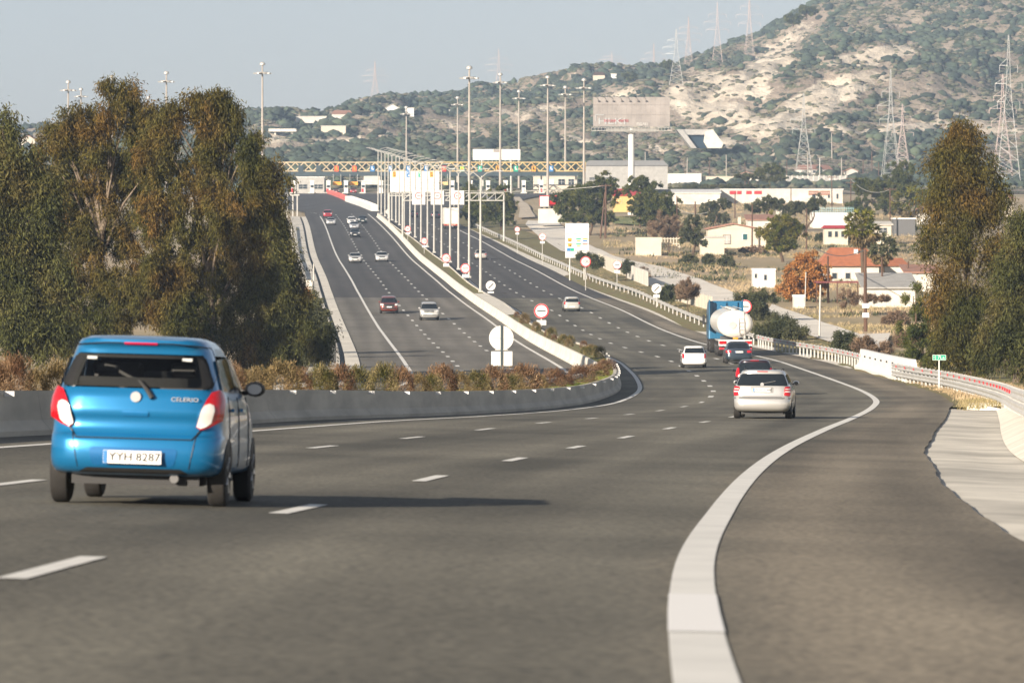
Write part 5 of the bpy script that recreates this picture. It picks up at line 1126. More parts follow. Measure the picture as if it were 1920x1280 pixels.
def limbs(base, blobs_, r0, mt, parent, org, seed=1, fork=.35, extra=2):
    q = random.Random(seed); mb = MB(); b = Vector(base)-Vector(org); top = max(c[2] for c, r in blobs_); cx = sum(c[0] for c, r in blobs_)/len(blobs_); cy = sum(c[1] for c, r in blobs_)/len(blobs_)
    topb = max(blobs_, key=lambda k: k[0][2]); T_ = Vector(topb[0])-Vector(org); pts = []
    for i in range(9):
        f = i/8; pts.append(b.lerp(T_, f)+Vector((q.uniform(-1, 1), q.uniform(-1, 1), 0))*r0*1.3*math.sin(f*3.1))
    rr = [r0*(1-.85*i/8) for i in range(9)]; mb.path([tuple(p) for p in pts], rr, 9)
    for c, r in blobs_:
        for e in range(extra):
            c2 = Vector(c)-Vector(org)+Vector((q.uniform(-.5, .5)*r[0], q.uniform(-.5, .5)*r[1], q.uniform(-.2, .6)*r[2])); f = max(.06, min(.85, (c2.z-b.z)/(T_.z-b.z+.01)*fork*1.6)); i = int(f*8); s = pts[i].lerp(pts[min(8, i+1)], f*8-i); m = s.lerp(c2, .5)+Vector((0, 0, (c2-s).length*.12))
            ra = rr[i]*.5; mb.path([tuple(s), tuple(m), tuple(c2)], [ra, ra*.6, ra*.2], 6)
    return mb.build('trunk', mt, parent, smooth=True)
def tree(name, D, blobs_px, base, mt, label, cat='tree', group=None, strands=800, per=14, ll=.3, lw=.07, droop=.75, slen=1.1, r0=.2, bark='trunk', dep=.9, zb=None, seed=1, shell=.5, extra=2):
    s = D/F; bl = []
    for (u, v, ru, rv, *dd) in blobs_px:
        Dd = D+(dd[0] if dd else nr.uniform(-.3, .3)*ru*s); p = P(u, v, Dd); bl.append(((p.x, p.y, p.z), (ru*s, ru*s*dep, rv*s)))
    bx = XU(base[0], D); z = gz(bx, D) if zb is None else zb
    org = (bx, D, z); t = empty(name, org, 0, label, cat, group)
    limbs(org, bl, r0, M[bark], t, org, seed, extra=extra)
    crown('crown', bl, M[mt], t, strands, per, ll, lw, droop, slen, shell, org); return t
# left eucalyptus group
tree('eucalyptus_tree', 262, [(215, 185, 42, 42), (180, 235, 62, 55), (255, 235, 60, 62), (125, 262, 38, 38), (140, 320, 62, 70), (215, 330, 75, 80), (130, 420, 60, 70), (210, 440, 80, 80), (150, 530, 75, 75), (230, 560, 75, 80), (170, 640, 80, 60), (110, 600, 55, 70), (95, 262, 35, 38), (268, 245, 32, 48), (90, 330, 48, 58), (275, 310, 50, 60), (205, 152, 16, 12), (238, 168, 16, 14), (168, 202, 18, 14), (98, 240, 18, 12), (140, 232, 16, 16)], (190, 700), 'euc', 'tall rusty-brown eucalyptus forming the left half of the big clump', strands=11000, per=15, r0=.3, ll=.21, lw=.05, slen=.7, seed=3, extra=1)
tree('eucalyptus_tree', 255, [(395, 195, 50, 40), (330, 225, 45, 50), (420, 240, 40, 32), (300, 290, 60, 65), (380, 300, 75, 70), (470, 300, 50, 48), (500, 370, 48, 50), (330, 400, 75, 80), (430, 420, 85, 80), (300, 510, 75, 80), (400, 530, 85, 80), (480, 500, 60, 70), (350, 630, 90, 65), (460, 620, 70, 70), (432, 203, 20, 12), (414, 178, 20, 14), (325, 202, 22, 16), (448, 222, 12, 9), (358, 180, 16, 14), (470, 262, 22, 14), (515, 318, 18, 18)], (385, 700), 'euc', 'broad rusty-green eucalyptus in the middle of the big left clump', strands=14000, per=15, r0=.3, ll=.21, lw=.05, slen=.7, seed=5, extra=1)
tree('eucalyptus_tree', 268, [(505, 420, 36, 45), (525, 470, 34, 40), (540, 520, 28, 38), (510, 500, 50, 55), (530, 590, 45, 50), (560, 560, 20, 25), (520, 650, 50, 45), (575, 610, 30, 30), (600, 640, 28, 28)], (530, 705), 'euc2', 'lower green eucalyptus at the right edge of the left clump beside the gutter', strands=6000, per=14, r0=.2, ll=.21, lw=.05, slen=.8, seed=7, extra=1)
tree('eucalyptus_tree', 238, [(5, 240, 30, 45), (20, 300, 50, 50), (60, 330, 45, 50), (0, 380, 60, 60), (70, 400, 50, 60), (40, 470, 75, 70), (90, 520, 50, 60), (20, 560, 70, 70), (80, 610, 70, 60), (-40, 450, 60, 90), (-30, 330, 50, 80)], (40, 705), 'euc2', 'dark grey-green eucalyptus cut by the left edge of the view', strands=6500, per=15, r0=.3, ll=.24, lw=.06, slen=1.1, seed=9, extra=1)
# right eucalyptus group
tree('eucalyptus_tree', 262, [(1808, 232, 28, 26), (1800, 275, 42, 38), (1775, 320, 38, 40), (1830, 320, 44, 44), (1762, 375, 40, 42), (1820, 385, 50, 50), (1868, 375, 26, 40), (1745, 440, 24, 40), (1795, 450, 40, 45), (1865, 455, 35, 40), (1770, 510, 28, 40), (1770, 570, 45, 45), (1830, 560, 45, 55), (1790, 640, 50, 50), (1840, 640, 50, 50)], (1824, 715), 'euc', 'tall narrow drooping eucalyptus with a bare pale trunk on the right', strands=5600, per=15, r0=.22, ll=.21, lw=.05, slen=1.0, seed=11, extra=1)
tree('eucalyptus_tree', 250, [(1895, 500, 45, 50), (1925, 440, 40, 50), (1900, 580, 50, 55), (1870, 640, 45, 50), (1930, 650, 45, 60), (1960, 560, 50, 80)], (1905, 720), 'euc2', 'shorter eucalyptus filling the right edge of the view beside the rail', strands=4800, per=15, r0=.22, ll=.21, lw=.05, slen=1.0, seed=13, extra=1)
tree('conifer_tree', 285, [(1712, 555, 16, 30), (1715, 600, 26, 34), (1725, 640, 38, 34), (1735, 672, 48, 30), (1755, 610, 26, 40)], (1730, 700), 'pine', 'young dark green conifer left of the right-hand eucalyptus', strands=1500, per=14, ll=.16, lw=.05, droop=.1, slen=.4, r0=.14, bark='bark', seed=15, extra=1)
# middle distance trees
def mt_(nm, D, bl, base, mt, lab, st, seed, **k):
    kw = dict(strands=int(st*3), per=10, ll=.36, lw=.15, droop=.05, slen=.5, r0=.25, bark='bark', seed=seed, extra=1); kw.update(k); return tree(nm, D, bl, base, mt, lab, **kw)
PG = 'pines beside the toll plaza'
mt_('pine_tree', 900, [(880, 365, 18, 18), (895, 385, 22, 18), (880, 400, 14, 12), (900, 405, 22, 10), (878, 385, 14, 18)], (885, 415), 'pine', 'dark pine behind the near gantry beam, left of its leg', 700, 21)
mt_('pine_tree', 880, [(935, 378, 26, 24), (955, 395, 18, 18), (915, 398, 24, 14), (935, 405, 30, 10), (945, 365, 16, 14)], (940, 415), 'pine', 'dark pine behind the leg of the near gantry', 900, 22)
mt_('pine_tree', 850, [(1085, 352, 34, 14), (1130, 340, 26, 12), (1065, 372, 28, 18), (1105, 372, 40, 24), (1140, 370, 24, 26), (1060, 395, 22, 14), (1115, 398, 40, 16), (1085, 408, 42, 12), (1130, 410, 30, 10)], (1105, 425), 'pine', 'large spreading pine in front of the billboard column, left', 2200, 23)
mt_('pine_tree', 900, [(1205, 345, 28, 14), (1185, 358, 16, 10)], (1200, 400), 'pine', 'small round pine top just right of the billboard column', 500, 24)
mt_('pine_tree', 850, [(1215, 372, 32, 16), (1240, 385, 30, 20), (1210, 395, 30, 14), (1250, 400, 22, 12), (1215, 410, 34, 9), (1195, 385, 18, 14)], (1225, 420), 'pine', 'large dark pine right of the little red-roofed shop', 1500, 25)
mt_('citrus_tree', 700, [(1460, 420, 26, 16), (1485, 432, 24, 20), (1450, 440, 26, 18), (1475, 452, 30, 12), (1465, 462, 34, 8)], (1468, 470), 'citrus', 'round yellow-green citrus tree right of the cream cottage', 1300, 26, ll=.25, lw=.12)
mt_('pine_tree', 1000, [(1690, 325, 24, 20), (1670, 345, 28, 20), (1705, 350, 26, 22), (1640, 360, 26, 20), (1615, 350, 22, 14), (1660, 380, 34, 18), (1610, 385, 26, 18), (1720, 375, 22, 20)], (1665, 420), 'pine', 'big pine grove left of the tall right eucalyptus', 2600, 27)
mt_('olive_tree', 900, [(1350, 385, 20, 10), (1330, 392, 18, 10)], (1340, 405), 'olive', 'grey-green olive in front of the white vehicles', 350, 28)
mt_('olive_tree', 880, [(1440, 378, 20, 9), (1465, 385, 20, 9), (1420, 388, 20, 9)], (1440, 400), 'olive', 'low olive row below the long white building', 500, 29)
mt_('olive_tree', 840, [(1505, 388, 26, 10), (1535, 380, 16, 10), (1480, 393, 18, 8)], (1505, 402), 'olive', 'dark olive thicket left of the pale blue balcony', 550, 30)
mt_('pine_tree', 1240, [(1445, 315, 16, 8), (1458, 322, 14, 8), (1425, 322, 10, 6)], (1445, 340), 'pine', 'dark pine right of the pink-roofed gable house', 450, 31, ll=.6, lw=.22)
mt_('olive_tree', 1150, [(1405, 330, 30, 6), (1450, 335, 30, 6), (1290, 350, 60, 5), (1380, 350, 50, 4)], (1400, 345), 'olive', 'grey-green thicket above the long white building', 700, 32, ll=.5, lw=.2)
mt_('autumn_tree', 520, [(1510, 492, 22, 18), (1495, 520, 32, 24), (1530, 515, 26, 26), (1480, 545, 26, 16), (1520, 548, 30, 16)], (1518, 570), 'autumn', 'bare-branched tree with orange autumn leaves left of the red-roofed house', 800, 33, ll=.3, lw=.13, r0=.2, extra=4, droop=.4)
mt_('olive_tree', 455, [(1385, 575, 26, 22), (1420, 560, 26, 18), (1410, 590, 34, 22), (1370, 590, 20, 16), (1440, 600, 26, 16)], (1405, 625), 'olive', 'dense olive bush right behind the sign beside the tanker truck', 1500, 34, ll=.2, lw=.07, r0=.15)
mt_('olive_tree', 390, [(1460, 615, 30, 18), (1490, 622, 24, 14), (1435, 622, 18, 14)], (1465, 640), 'olive', 'low rounded bush above the guard rail right of the tanker truck', 900, 35, ll=.17, lw=.06, r0=.08)
mt_('bush', 330, [(1582, 643, 16, 13), (1598, 652, 12, 9)], (1585, 660), 'olive', 'dark leafy bush standing left of the white barrier block', 420, 36, ll=.15, lw=.06, r0=.05)
mt_('bush', 322, [(1625, 650, 18, 10), (1650, 655, 16, 8)], (1635, 664), 'twig', 'straw coloured bush behind the white barrier block', 260, 37, ll=.25, lw=.04, r0=.04, droop=-.5)
mt_('bare_tree', 610, [(1193, 512, 16, 12), (1205, 522, 14, 10)], (1198, 535), 'twig', 'leafless reddish shrub in front of the pale panel fence', 260, 38, ll=.3, lw=.05, r0=.08, extra=5, droop=-.3)
mt_('bush', 600, [(1168, 502, 8, 8), (1180, 498, 8, 6)], (1172, 515), 'olive', 'small dark shrub right of the thin-ringed bar sign', 160, 39, ll=.2, lw=.09, r0=.05)
mt_('bush', 590, [(1105, 487, 10, 9), (1120, 492, 9, 10), (1088, 485, 8, 8)], (1108, 502), 'olive', 'dark shrub behind the tariff board and speed sign', 300, 40, ll=.2, lw=.1, r0=.05)
mt_('bare_tree', 750, [(1250, 420, 28, 16), (1270, 432, 24, 14), (1235, 435, 20, 12)], (1255, 455), 'twig', 'wide leafless brown tree left of the cream cottage', 650, 41, ll=.5, lw=.06, r0=.15, extra=6, droop=-.4)
mt_('bush', 720, [(1300, 420, 14, 14), (1290, 440, 16, 14), (1312, 450, 12, 10)], (1300, 462), 'olive', 'olive green bush at the foot of the pole left of the cottage', 420, 42)
mt_('bush', 500, [(1260, 545, 14, 9), (1250, 552, 12, 8), (1275, 552, 10, 6)], (1258, 560), 'olive', 'cactus-like dark bush beside the end-of-limit sign by the fence', 280, 43, ll=.3, lw=.16, r0=.05)
mt_('bush', 480, [(1290, 545, 16, 12)], (1290, 560), 'twig', 'spiky bare bush right of the cactus-like bush', 150, 44, ll=.6, lw=.05, r0=.05, droop=-.8)
mt_('bush', 480, [(1590, 560, 14, 12), (1640, 560, 30, 6)], (1600, 575), 'twig', 'leafless hedge in front of the white shed', 300, 45, ll=.3, lw=.05, r0=.05, droop=-.5)
for i, (u, v, ru, rv, lab) in enumerate([(1362, 493, 12, 8, 'round dark green bush alone in the dry field'), (1328, 489, 8, 8, 'small dark green bush in the dry field, middle of three'), (1290, 488, 14, 6, 'low dark green bush in the dry field, left of three'), (1413, 470, 22, 7, 'brown low bush in the field right below the cottage'), (1345, 470, 12, 5, 'small brown bush in the field left below the cottage'),
      (1345, 410, 18, 9, 'dark bush on the slope behind the cottage'), (1540, 448, 10, 7, 'green hedge bush at the left end of the white railing'), (1585, 450, 10, 8, 'round green hedge bush left of the palms'), (1700, 425, 16, 10, 'dark bush in front of the flat-roofed kiosk'), (1755, 590, 16, 20, 'olive-brown bush behind the conifer'), (1680, 600, 20, 10, 'dry bush left of the conifer beside the service road'), (1700, 640, 16, 12, 'dry straw bush at the foot of the conifer')]):
    D = G(u, v+rv).y; mt_('bush', D, [(u, v, ru, rv)], (u, v+rv), 'olive' if 'green' in lab or 'dark' in lab else 'twig', lab, int(120+ru*rv*1.4), 60+i, ll=.0004*D, lw=.00016*D, r0=.05)
# left verge bushes
mt_('bush', 345, [(575, 570, 26, 20), (560, 600, 30, 26), (595, 600, 20, 22)], (575, 650), 'olive', 'dark roadside bush under the right edge of the left trees', 1000, 81, ll=.17, lw=.07, r0=.06)
mt_('bush', 330, [(560, 555, 14, 10), (545, 590, 16, 12)], (560, 640), 'autumn', 'reddish roadside bush under the left trees', 240, 82, ll=.17, lw=.07, r0=.06)
mt_('bush', 300, [(560, 660, 28, 24), (590, 645, 20, 20), (610, 625, 14, 16), (530, 670, 28, 20)], (570, 700), 'broom' if 0 else 'olive', 'olive green verge bush left of the curved guard rail', 900, 83, ll=.17, lw=.06, r0=.06)
# ridge trees that stand out against the sky
for i, (u, v, ru, rv) in enumerate([(517, 214, 14, 9), (500, 222, 10, 8), (545, 218, 16, 8), (568, 213, 12, 5), (735, 190, 16, 9), (765, 194, 16, 8), (790, 196, 20, 7), (688, 200, 14, 6), (470, 232, 22, 8), (832, 194, 16, 7), (1250, 120, 10, 4), (1487, 34, 14, 6), (1512, 18, 14, 6), (1180, 142, 10, 4)]):
    D = 2250; mt_('ridge_tree', D, [(u, v, ru, rv), (u+ru*.5, v+rv*.6, ru*.8, rv*.8)], (u, v+rv*2.2), 'pine', 'dark rounded tree on the far ridge line', 260, 90+i, ll=1.3, lw=.55, slen=1, r0=.4, group='trees along the ridge line', zb=P(u, v+rv*2.6, D).z)
# palms
def palm(u, vt, vb, D, lab, rr, seed):
    q = random.Random(seed); X = XU(u, D); zt = P(u, vt, D).z; zb = P(u, vb, D).z; t = empty('palm_tree', (X, D, zb), 0, lab, 'palm tree'); h = zt-zb
    MB().path([(0, 0, 0), (.1, 0, h*.4), (-.05, 0, h*.75), (0, 0, h)], [.28, .22, .2, .22], 10).build('trunk', M['bark'], t, smooth=True)
    C = []; Dn = []; L = []; W_ = []
    for k in range(120):
        a = q.uniform(0, 6.283); el = q.uniform(-1.45, 1.3); L0 = rr*q.uniform(.7, 1.05); d = Vector((math.cos(a)*math.cos(el), math.sin(a)*math.cos(el), math.sin(el))); p = Vector((0, 0, h))
        for s_ in range(5):
            p = p+d*L0/6; d = (d+Vector((0, 0, -.16))).normalized()
        for s_ in range(16):          # fan of blades
            f = Vector((q.gauss(0, .55), q.gauss(0, .55), q.gauss(0, .55)-.15)); dd = (d+f).normalized(); C.append(tuple(p+dd*L0*.17)); Dn.append(tuple(dd)); L.append(L0*.42); W_.append(.17)
    A = [np.array(q_) for q_ in (C, Dn, L, W_)]; dead = A[0][:, 2] < h-rr*.42
    for nm_, mk, mm in (('crown', ~dead, 'citrus' if seed % 2 else 'olive'), ('dead_fronds', dead, 'straw2')): V, Fc = leaves(*[q_[mk] for q_ in A]); npmesh(nm_, V, Fc, M[mm], t)
palm(1617, 425, 600, 520, 'tall fan palm in front of the red tiled roof', 2.1, 1); palm(1655, 465, 575, 540, 'second shaggy fan palm just right of the tall one', 1.8, 2)
palm(1705, 380, 420, 900, 'feathery palm beside the left edge of the tall right eucalyptus', 3.4, 3)
palm(1398, 0, 0, 520, 'x', 1, 4) if 0 else None
# clipped broom shrubs behind the near barrier and along the median: six meshes reused
def broom(seed, w_, h_, mt):
    q = np.random.RandomState(seed); n = 5200; th = q.uniform(0, 6.283, n); r = np.sqrt(q.uniform(0, 1, n)); el = q.uniform(-.1, 1.5, n)
    d = np.stack([np.cos(th)*np.cos(el), np.sin(th)*np.cos(el), np.sin(el)], 1); d /= np.linalg.norm(d, axis=1, keepdims=True)
    rad = (np.sqrt((d[:, 0]/w_)**2+(d[:, 1]/w_)**2)**3.5+np.abs(d[:, 2]/h_)**3.5)**(-1/3.5); s = q.uniform(.72, 1.0, n)*(1+.1*np.sin(th*3+seed))*(1+.08*np.sin(th*7+el*9+seed)); C = d*(rad*s)[:, None]; C[:, 2] = np.maximum(C[:, 2], .02)
    dd = d+q.normal(size=d.shape)*.45; dd[:, 2] += .1; dd /= np.linalg.norm(dd, axis=1, keepdims=True)
    V, Fc = leaves(C, dd, q.uniform(.05, .12, n), q.uniform(.012, .024, n)); me = npmesh('shrub', V, Fc, M[mt]); c = me.data; bpy.data.objects.remove(me); return c
BM = {k: [broom(i+j*7, .62, .8, k) for j in range(3)] for i, k in enumerate(('broom', 'broomr', 'broomg'))}
kindn = dict(broom='straw-brown', broomr='rusty red-brown', broomg='olive green')
def shrub(x, y, z, sx, sz, k, lab, grp):
    o = bpy.data.objects.new('broom_shrub', rnd.choice(BM[k])); COL.objects.link(o); o.location = (x, y, z); o.scale = (sx, sx, sz); o.rotation_euler.z = rnd.uniform(0, 6.28); tag(o, lab, 'shrub', grp)
sh = [(25, 690, 34, 'broomr'), (-5, 700, 30, 'broomr'), (70, 705, 20, 'broom'), (110, 698, 30, 'broom'), (430, 700, 26, 'broomr'), (455, 708, 22, 'broom'), (485, 706, 24, 'broom'), (528, 702, 34, 'broom'), (560, 708, 24, 'broomr'), (602, 700, 25, 'broomg'), (612, 712, 22, 'broomg'), (637, 703, 26, 'broomr'), (669, 704, 25, 'broomg'), (718, 700, 26, 'broomg'), (752, 706, 24, 'broomr'),
      (784, 712, 18, 'broom'), (828, 704, 28, 'broomr'), (810, 714, 18, 'broomg'), (862, 712, 20, 'broom'), (893, 712, 22, 'broomg'), (925, 706, 26, 'broomr'), (905, 716, 18, 'broom'), (952, 716, 18, 'broomg'), (982, 706, 30, 'broomr'), (965, 716, 20, 'broom'), (1010, 714, 16, 'broom'), (1040, 708, 22, 'broomr'), (1058, 716, 16, 'broomr'), (1088, 706, 26, 'broomr'), (1120, 700, 22, 'broomr'), (1135, 688, 18, 'broomr'), (1118, 714, 14, 'broomg'), (340, 705, 26, 'broom'), (380, 706, 24, 'broomr'), (300, 708, 24, 'broom'), (250, 706, 26, 'broomr'), (200, 706, 26, 'broom')]
for u, v, r, k in sh:
    vtop = v-r*.95; Y = None
    ys = np.linspace(80, 290, 900); bx = XBL(ys)-1.15; uu = 960+bx*F/ys; i = np.argmin(np.abs(uu-u)+(ys > 255)*999); Y = ys[i]
    if u < 90: Y = 92+u*.05
    z = mdz(XBL(Y)-1.1, Y)-.05; X = XU(u, Y); s = F/Y; h_ = max(.35, (HC-(vtop-400)*Y/F)-z)
    shrub(X, Y, z, (r*1.14/s)/.62, h_*.9/.84, k, '%s clipped shrub in the row behind the near concrete barrier' % kindn[k], 'shrubs behind the near barrier, '+kindn[k])
for u, v, r, k in [(978, 598, 11, 'broom'), (998, 600, 8, 'broomr'), (1003, 612, 10, 'broom'), (1011, 617, 6, 'broomg'), (1034, 624, 11, 'broomg'), (1057, 624, 7, 'broomr'), (1038, 632, 6, 'broomr'), (1051, 636, 10, 'broomg'), (1067, 642, 9, 'broom'), (1078, 633, 8, 'broom'), (1088, 636, 9, 'broomg'), (1095, 645, 8, 'broomr'), (1086, 656, 8, 'broomg'), (1099, 658, 10, 'broomg'), (1108, 652, 9, 'broom'), (1117, 655, 8, 'broomg'), (1130, 660, 12, 'broomg'), (997, 590, 6, 'broomr')]:
    Y = Yv(v+r*.8, .7); X = min(max(XU(u, Y), XmL(Y)+.9), XBL(Y)-.75); z = mdz(X, Y)-.05; s = F/Y
    shrub(X, Y, z, r/s/.62, 1.9*r/s/.86, k, '%s clipped shrub on the narrow grassy median beyond the bend' % kindn[k], 'shrubs on the narrow median, '+kindn[k])
# grass tufts as uncountable cover
def tufts(name, pts, h, w_, mt, n, lab, base=None):
    k = len(pts); d = nr.normal(size=(k*n, 3))*.45; d[:, 2] = 1; d /= np.linalg.norm(d, axis=1, keepdims=True); hh = np.repeat(h, n)*nr.uniform(.5, 1.3, k*n)
    C = np.repeat(pts, n, 0)+nr.normal(size=(k*n, 3))*np.array([1, 1, 0])*np.repeat(h, n)[:, None]*.5; C[:, 2] += hh*.4
    V, Fc = leaves(C, d, hh, w_*np.repeat(h, n)*nr.uniform(.6, 1.4, k*n)); return tag(npmesh(name, V, Fc, mt), lab, 'grass', kind='stuff')
def scatter(fn, n):
    out = []
    for _ in range(n):
        r_ = fn()
        if r_: out.append(r_)
    return np.array(out)
def f_med():
    y = rnd.uniform(85, 700)**1; y = rnd.choice([y, rnd.uniform(85, 300)]); x = XmL(y)+.35+rnd.random()*(XBL(y)-XmL(y)-.65); return (x, y, mdz(x, y)-.02)
def f_nb():
    y = rnd.uniform(88, 262); x = XBL(y)-.42-rnd.random()*.7; return (x, y, mdz(x, y)-.02)
p = np.concatenate([scatter(f_med, 2600), scatter(f_nb, 3000)]); tufts('median_grass', p, np.full(len(p), .085), .16, M['greengrass'], 7, 'green and straw grass growing in the median strip')
def f_v():
    y = rnd.uniform(172, 700); y = y if rnd.random() < .4 else rnd.uniform(172, 320); x = EX(y)+.4+rnd.random()*(4.4 if y < 300 else 7); x += 1.4 if y > 300 else 0; return (x, y, vz(x, y)-.02)
def f_v2():
    y = rnd.uniform(95, 176); x = EX(y)+3.4+rnd.random()*4; return (x, y, vz(x, y)-.03)
p = np.concatenate([scatter(f_v, 5200), scatter(f_v2, 900)]); tufts('verge_grass', p, np.full(len(p), .2), .1, M['straw'], 8, 'dry brown and green grass on the right verge')
def f_f():
    u = rnd.uniform(1130, 1790); v = rnd.uniform(380, 640); D = Yv(v); x = XU(u, D)
    if x < EX(D)+11: return None
    return (x, D, gz(x, D)-.05, D)
p = scatter(f_f, 16000); keep = fbm(p[:, 0]/16, p[:, 1]/26, 3, 44) > -.12; p = p[keep]; tufts('field_grass', p[:, :3], .22+p[:, 3]*.0004, .12, M['straw'], 7, 'tall dry grass covering the field right of the road')
p = scatter(f_f, 5000); keep = fbm(p[:, 0]/12, p[:, 1]/20, 3, 54) > .3; p = p[keep]; tufts('field_weeds', p[:, :3], .35+p[:, 3]*.0005, .25, M['olive'], 8, 'olive green weeds and low scrub in patches over the field')
# ------------------------------------------------------------------ buildings
M['paleblue'] = mat('pale blue paint', (.35, .58, .62), .6)
def bwall(t, x0, x1, y0, y1, z0, z1, mt, name='wall'): return MB().box(((x0+x1)/2, (y0+y1)/2, (z0+z1)/2), (x1-x0, y1-y0, z1-z0)).build(name, mt, t)
def windows(t, lst, y, s):
    for (x, z, w_, h_, *m) in lst:
        f = MB().box((x, y-.03, z), (w_+.16, .06, h_+.16)).build('window', M[m[1] if len(m) > 1 else 'greyroof'], t); MB().box((x, y-.07, z), (w_, .05, h_)).build('pane', M[m[0] if m else 'wglass'], f)
        if w_ > .9: MB().box((x, y-.1, z), (.06, .03, h_)).box((x, y-.1, z), (w_, .03, .05)).build('glazing_bar', M['white'], f)
def building(u0, u1, vt, vb, lab, D=None, depth=7, roof='flat', wall='wall', rmat='greyroof', rise=1.2, wins=(), rz=0, over=.35, name='house', cat='house', doors=()):
    um = (u0+u1)/2
    if D is None: D = G(um, vb).y
    s = D/F; X = XU(um, D); z = HC-(vb-400)*s; w_ = (u1-u0)*s; h = (vb-vt)*s; t = empty(name, (X, D, z), rz, lab, cat)
    wl_ = bwall(t, -w_/2, w_/2, 0, depth, -1.5, h, M[wall])
    if roof == 'flat': MB().box((0, depth/2, h+.12), (w_+over, depth+over, .24)).build('roof', M[rmat], t)
    elif roof == 'shed': MB().add([(-w_/2-over, -over, h), (w_/2+over, -over, h), (w_/2+over, depth+over, h+rise), (-w_/2-over, depth+over, h+rise), (-w_/2-over, -over, h+.15), (w_/2+over, -over, h+.15), (w_/2+over, depth+over, h+rise+.15), (-w_/2-over, depth+over, h+rise+.15)], [(3, 2, 1, 0), (4, 5, 6, 7), (0, 1, 5, 4), (1, 2, 6, 5), (2, 3, 7, 6), (3, 0, 4, 7)]).build('roof', M[rmat], t)
    elif roof == 'gable':    # ridge runs away from the viewer
        a = w_/2+over; MB().add([(-a, -over, h-.1), (0, -over, h+rise), (a, -over, h-.1), (-a, depth+over, h-.1), (0, depth+over, h+rise), (a, depth+over, h-.1), (-a, -over, h+.1), (0, -over, h+rise+.2), (a, -over, h+.1), (-a, depth+over, h+.1), (0, depth+over, h+rise+.2), (a, depth+over, h+.1)],
            [(6, 7, 10, 9), (7, 8, 11, 10), (0, 3, 4, 1), (1, 4, 5, 2), (0, 1, 7, 6), (1, 2, 8, 7), (3, 9, 10, 4), (4, 10, 11, 5), (0, 6, 9, 3), (2, 5, 11, 8)]).build('roof', M[rmat], t)
        MB().add([(-w_/2, .0, h-.02), (w_/2, .0, h-.02), (0, .0, h+rise-.1), (-w_/2, .3, h-.02), (w_/2, .3, h-.02), (0, .3, h+rise-.1)], [(0, 1, 2), (5, 4, 3), (0, 3, 4, 1), (1, 4, 5, 2), (2, 5, 3, 0)]).build('gable', M[wall], t)
    elif roof == 'long':     # ridge parallel to the front
        a = w_/2+over; y2 = depth/2; MB().add([(-a, -over, h), (a, -over, h), (a-rise*.8, y2, h+rise), (-a+rise*.8, y2, h+rise), (-a, depth+over, h), (a, depth+over, h)], [(0, 1, 2, 3), (5, 4, 3, 2), (1, 5, 2), (4, 0, 3), (0, 4, 5, 1)]).build('roof', M[rmat], t)
    windows(t, [(x*s, z_*s, a*s, b*s, *m) for x, z_, a, b, *m in wins], 0, s)
    for x, a, b, m in doors: MB().box((x*s, -.04, b*s/2), (a*s, .08, b*s)).build('door', M[m], t)
    return t, s, w_, h
# cream cottage
t, s, w_, h = building(1328, 1422, 429, 466, 'cream single-storey cottage with a low gable and two windows in the dry field', depth=8, roof='gable', wall='cream', rmat='roof2', rise=.75, wins=[(-12, 17, 13, 16, 'greyroof', 'wood'), (22, 22, 8, 11, 'darkgreen', 'white')])
MB().box((1.1, 3, h+1.1), (.5, .5, 1.6)).build('chimney', M['cream'], t)
bwall(t, w_/2+.02, w_/2+1.25, .5, 6, -1.2, h*.72, M['cream'], 'side_annex')
t, s, w_, h = building(1314, 1358, 446, 469, 'small flat-roofed cream box annex in front of the cottage, at its left', depth=5, wall='cream', roof='flat', name='shed', cat='shed', D=735, over=.2)
building(1402, 1450, 413, 430, 'low white house with a lean-to roof behind the cottage', D=860, depth=7, roof='shed', rmat='roof2', rise=.9)
MB_ = building(1455, 1466, 396, 412, 'small white chimney-like tower behind the citrus tree', D=880, depth=1.2, roof='flat', name='tower', cat='tower', over=.1)
building(1192, 1240, 448, 468, 'low ruined cream wall block in the dry field', D=735, depth=3, roof='flat', wall='cream', rmat='cream', name='ruin', cat='ruin', over=.02)
# derelict frame right of it
D = 740; t = empty('pallet_fence', (XU(1252, D), D, G(1252, 467).z), 0, 'pale slatted pallet fence next to the ruined wall', 'fence')
for i in range(9): MB().box((-1.8+i*.45, 0, 1.0), (.12, .1, 2.0)).build('slat', M['cream'], t)
for z_ in (.5, 1.0, 1.8): MB().box((0, .07, z_), (4, .06, .14)).build('rail', M['cream'], t)
# red hipped roof house
t, s, w_, h = building(1541, 1648, 499, 545, 'white house with a terracotta hipped roof behind the palms', D=600, depth=9, roof='long', rmat='roof', rise=2.3, over=.5, wins=[(-30, 28, 8, 10), (-5, 28, 8, 10), (20, 28, 8, 10)])
MB().box((.9, 3, h+1.3), (.5, .5, 1.6)).build('chimney', M['white'], t)
building(1646, 1702, 499, 545, 'lower wing with a small terracotta roof right of the palms', D=604, depth=7, roof='long', rmat='roof', rise=1.0, wall='wall', wins=[(0, 30, 8, 9)])
t, s, w_, h = building(1622, 1716, 541, 578, 'large white shed with a sagging pale sheet roof behind the utility pole', D=505, depth=9, roof='shed', rmat='greyroof', rise=1.4, over=.4, name='shed', cat='shed')
building(1700, 1760, 512, 540, 'pale sheet-roofed outbuilding half hidden by the conifer', D=560, depth=7, roof='shed', rmat='roof2', rise=.8, name='shed', cat='shed')
t, s, w_, h = building(1412, 1454, 507, 534, 'small white hut left of the orange autumn tree', D=575, depth=3.5, roof='flat', wall='white', rmat='white', over=.1, wins=[(-16, 17, 3, 7), (2, 14, 4, 9)], name='hut', cat='hut')
